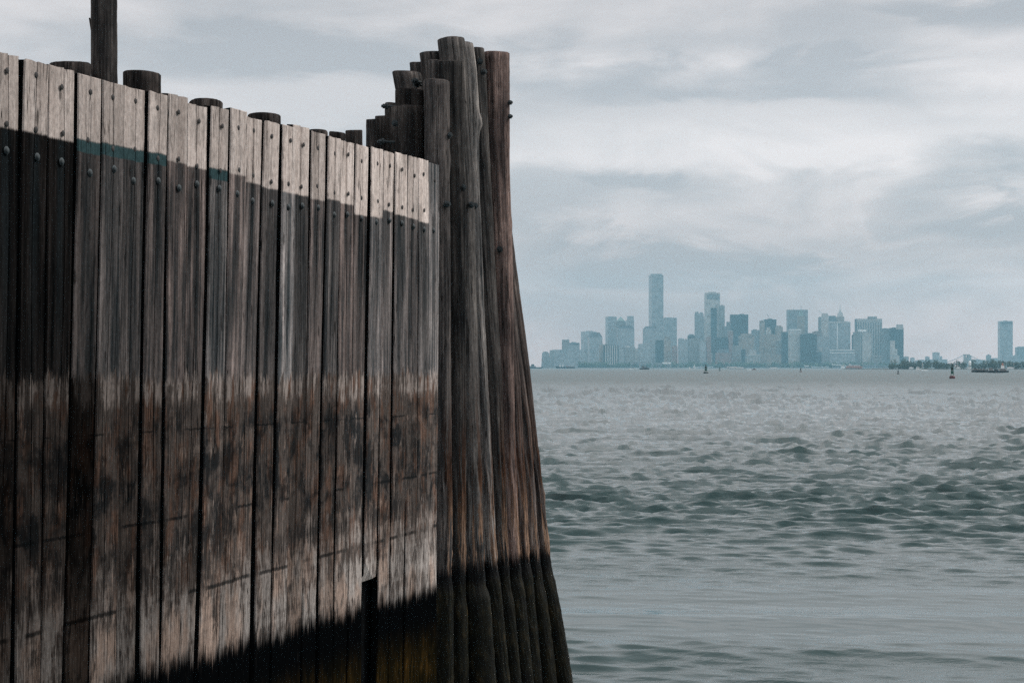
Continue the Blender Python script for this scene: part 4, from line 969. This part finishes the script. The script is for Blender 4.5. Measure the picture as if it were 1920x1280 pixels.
boat('tanker_ship', 'dark and rust red cargo ship below the long low block at the left', 1041, 1078, 690.5, True, hull_h=3.2, hmat='hull', cabins=[(-.48, -.05, 3.2, 4.0, 'rust', 'deck_cargo'), (.08, .14, 3.2, 7.4, 'white', 'cabin'), (.22, .3, 3.2, 7.6, 'white', 'wheelhouse')], masts=[(-.25, 4, 12)])
boat('tugboat', 'small dark tugboat below the rounded shoulder tower', 1199, 1218, 692.4, hull_h=2.2, cabins=[(-.2, .28, 2.2, 4.4, 'hull', 'deckhouse'), (-.3, .0, 2.2, 6.0, 'plant', 'wheelhouse')], masts=[(-.12, 6, 10)])
boat('motorboat', 'small white boat with a pale wake left of the dark tugboat', 1186, 1193, 691.5, hull_h=1, hmat='white', cabins=[(-.2, .2, 1, 1.8, 'white', 'cabin')], foam=True)
def sailboat(lab, px, yw, yt):
    D = H * F / (yw - HZ); p = D / F; t = thing('sailboat', lab, 'sailboat', (PX(px, D), D, 0), 0, 'white sailboats')
    bm = bmesh.new(); hull(bm, 5 * p, 1.4 * p, -.3, .8 * p); obj('hull', bm, M['white'], t)
    bm = bmesh.new(); tube(bm, (0, 0, .5 * p), (0, 0, (yw - yt) * p), .12 * p, 5); obj('mast', bm, M['mast'], t)
    for sx_, nm in ((-1.8, 'mainsail'), (1.5, 'jib')):
        bm = bmesh.new(); v = [bm.verts.new(c) for c in ((.1 * sx_, -.06, 1.1 * p), (sx_ * p, -.06, 1.1 * p), (.1 * sx_, -.06, (yw - yt) * p * .97), (.1 * sx_, .06, 1.1 * p), (sx_ * p, .06, 1.1 * p), (.1 * sx_, .06, (yw - yt) * p * .97))]
        for f in ((0, 1, 2), (5, 4, 3), (0, 3, 4, 1), (1, 4, 5, 2), (2, 5, 3, 0)): bm.faces.new([v[q] for q in f])
        obj(nm, bm, M['white'], t)
sailboat('tiny white sailboat left of the tall green buoy', 1293, 691.6, 686)
sailboat('larger white sails just right of the tiny sailboat', 1302, 690.6, 682)
boat('tour_boat', 'long white passenger boat below the red brick building', 1362, 1398, 691.2, True, hull_h=1.6, hmat='white', cabins=[(-.4, .45, 1.6, 3.0, 'white', 'cabin'), (-.05, .47, 3.0, 4.2, 'white', 'upper_deck')])
boat('speedboat', 'speedboat throwing white spray below the white columned hall', 1409, 1418, 693.2, hull_h=1.4, hmat='rust', cabins=[(-.1, .2, 1.4, 3, 'hull', 'cabin')], foam=True)
boat('water_taxi', 'small white ferry near the shore right of the columned hall', 1442, 1459, 691.0, hull_h=1.5, hmat='white', cabins=[(-.3, .35, 1.5, 2.9, 'white', 'cabin')])
boat('orange_ferry', 'large orange passenger ferry by the terminal under the striped tower', 1586, 1618, 690.7, hull_h=3.0, hmat='orange', cabins=[(-.46, .4, 3.0, 5.4, 'orange', 'cabin'), (-.36, .34, 5.4, 6.6, 'white', 'upper_deck'), (-.3, -.2, 6.6, 8.6, 'white', 'wheelhouse')], masts=[(.3, 6.6, 9.5)])
boat('white_ferry', 'white ferry end on beside the terminal, left of the orange ferry', 1577, 1584, 690.8, hull_h=2.4, hmat='white', cabins=[(-.4, .4, 2.4, 6.6, 'white', 'cabin')])
boat('motor_yacht', 'white motor yacht raising its bow, left of the red based buoy', 1717, 1728, 694.2, True, hull_h=2.6, hmat='white', cabins=[(-.1, .35, 2.6, 6.4, 'white', 'cabin')], foam=True)
boat('cargo_barge', 'long dark barge pushed by the tug near the right edge', 1822, 1853, 698.0, hull_h=4.4, cabins=[(-.46, .3, 4.4, 6.0, 'plant', 'deck_cargo'), (-.35, -.22, 6, 8, 'hull', 'deck_gear'), (.05, .12, 6, 8.6, 'hull', 'deck_gear')], masts=[(-.02, 6, 17), (-.3, 6, 11), (.25, 6, 12)])
boat('work_boat', 'dark work boat with a white house between the barge and the tug', 1850, 1873, 698.2, hull_h=3.6, cabins=[(-.3, -.02, 3.6, 9.0, 'plant', 'deckhouse'), (.1, .4, 3.6, 6.6, 'hull', 'deckhouse')], masts=[(.25, 6, 10)])
boat('tugboat', 'tugboat with an orange and white house and tall mast near the right edge', 1868, 1892, 698.4, hull_h=3.4, cabins=[(-.25, .28, 3.4, 7.5, 'plant', 'deckhouse'), (-.12, .12, 7.5, 13.5, 'white', 'wheelhouse'), (-.05, .04, 13.5, 18, 'orange', 'funnel')], masts=[(-.02, 18, 33)], foam=False)

def buoy(lab, px, yw, yt, wpx, base, body):
    D = H * F / (yw - HZ); p = D / F; h = (yw - yt) * p; r = wpx / 2 * p
    t = thing('channel_buoy', lab, 'buoy', (PX(px, D), D, 0), 0, 'channel buoys')
    bm = bmesh.new(); lathe(bm, [(r * .9, -.6), (r, -.1), (r, h * .12), (r * .86, h * .17), (r * .4, h * .19)], 14); obj('float', bm, M[base], t)
    for q in range(4):
        a = q * math.pi / 2 + .6; bm = bmesh.new(); tube(bm, (r * .62 * math.cos(a), r * .62 * math.sin(a), h * .17), (r * .36 * math.cos(a), r * .36 * math.sin(a), h * .86), r * .07, 6); obj('tower_leg', bm, M[body], t)
    for z0, z1, f, nm, mm in ((.30, .52, .50, 'panel', body), (.55, .78, .46, 'day_mark', 'dark_steel')):
        bm = bmesh.new(); lathe(bm, [(r * f, h * z0), (r * f, h * z1)], 8); obj(nm, bm, M[mm], t)
    bm = bmesh.new(); lathe(bm, [(r * .42, h * .86), (r * .42, h * .88), (r * .16, h * .89), (r * .18, h * .97), (r * .05, h)], 10); obj('lantern', bm, M['dark_steel'], t)
buoy('dark green lighted buoy left of centre, below the second tallest tower', 1323.5, 700, 683.5, 9.5, 'dark_steel', 'green_buoy')
buoy('red based lighted buoy with a green tower, nearest of the buoys', 1785.5, 709, 682, 11, 'red_buoy', 'green_buoy')
buoy('small green buoy just right of the dark green one', 1349.5, 695, 687, 4, 'dark_steel', 'green_buoy')
buoy('small red buoy below the white capped tower', 1501.3, 697, 689, 4.6, 'red_buoy', 'dark_steel')
buoy('squat black buoy below the right end of the tall skyline', 1684, 701, 693, 5, 'dark_steel', 'dark_steel')

# ------------------------------------------------------------------ sea haze over the harbour
hm = bpy.data.materials.new('sea_haze'); hm.use_nodes = True; ht = hm.node_tree; ht.nodes.clear(); g = NT(ht)
ho = g.n('ShaderNodeOutputMaterial'); pv = g.n('ShaderNodeVolumePrincipled')
pv.inputs['Color'].default_value = (0.40, 0.80, 1.0, 1); pv.inputs['Density'].default_value = 0.48e-4; pv.inputs['Anisotropy'].default_value = 0.2
g.link(pv.outputs[0], ho.inputs['Volume'])
bm = bmesh.new(); box(bm, -10600, 10600, -10600, 10600, -3.0, 500)
tag(obj('haze', bm, hm), 'thin blue grey sea haze over the whole harbour', 'haze', kind='stuff')
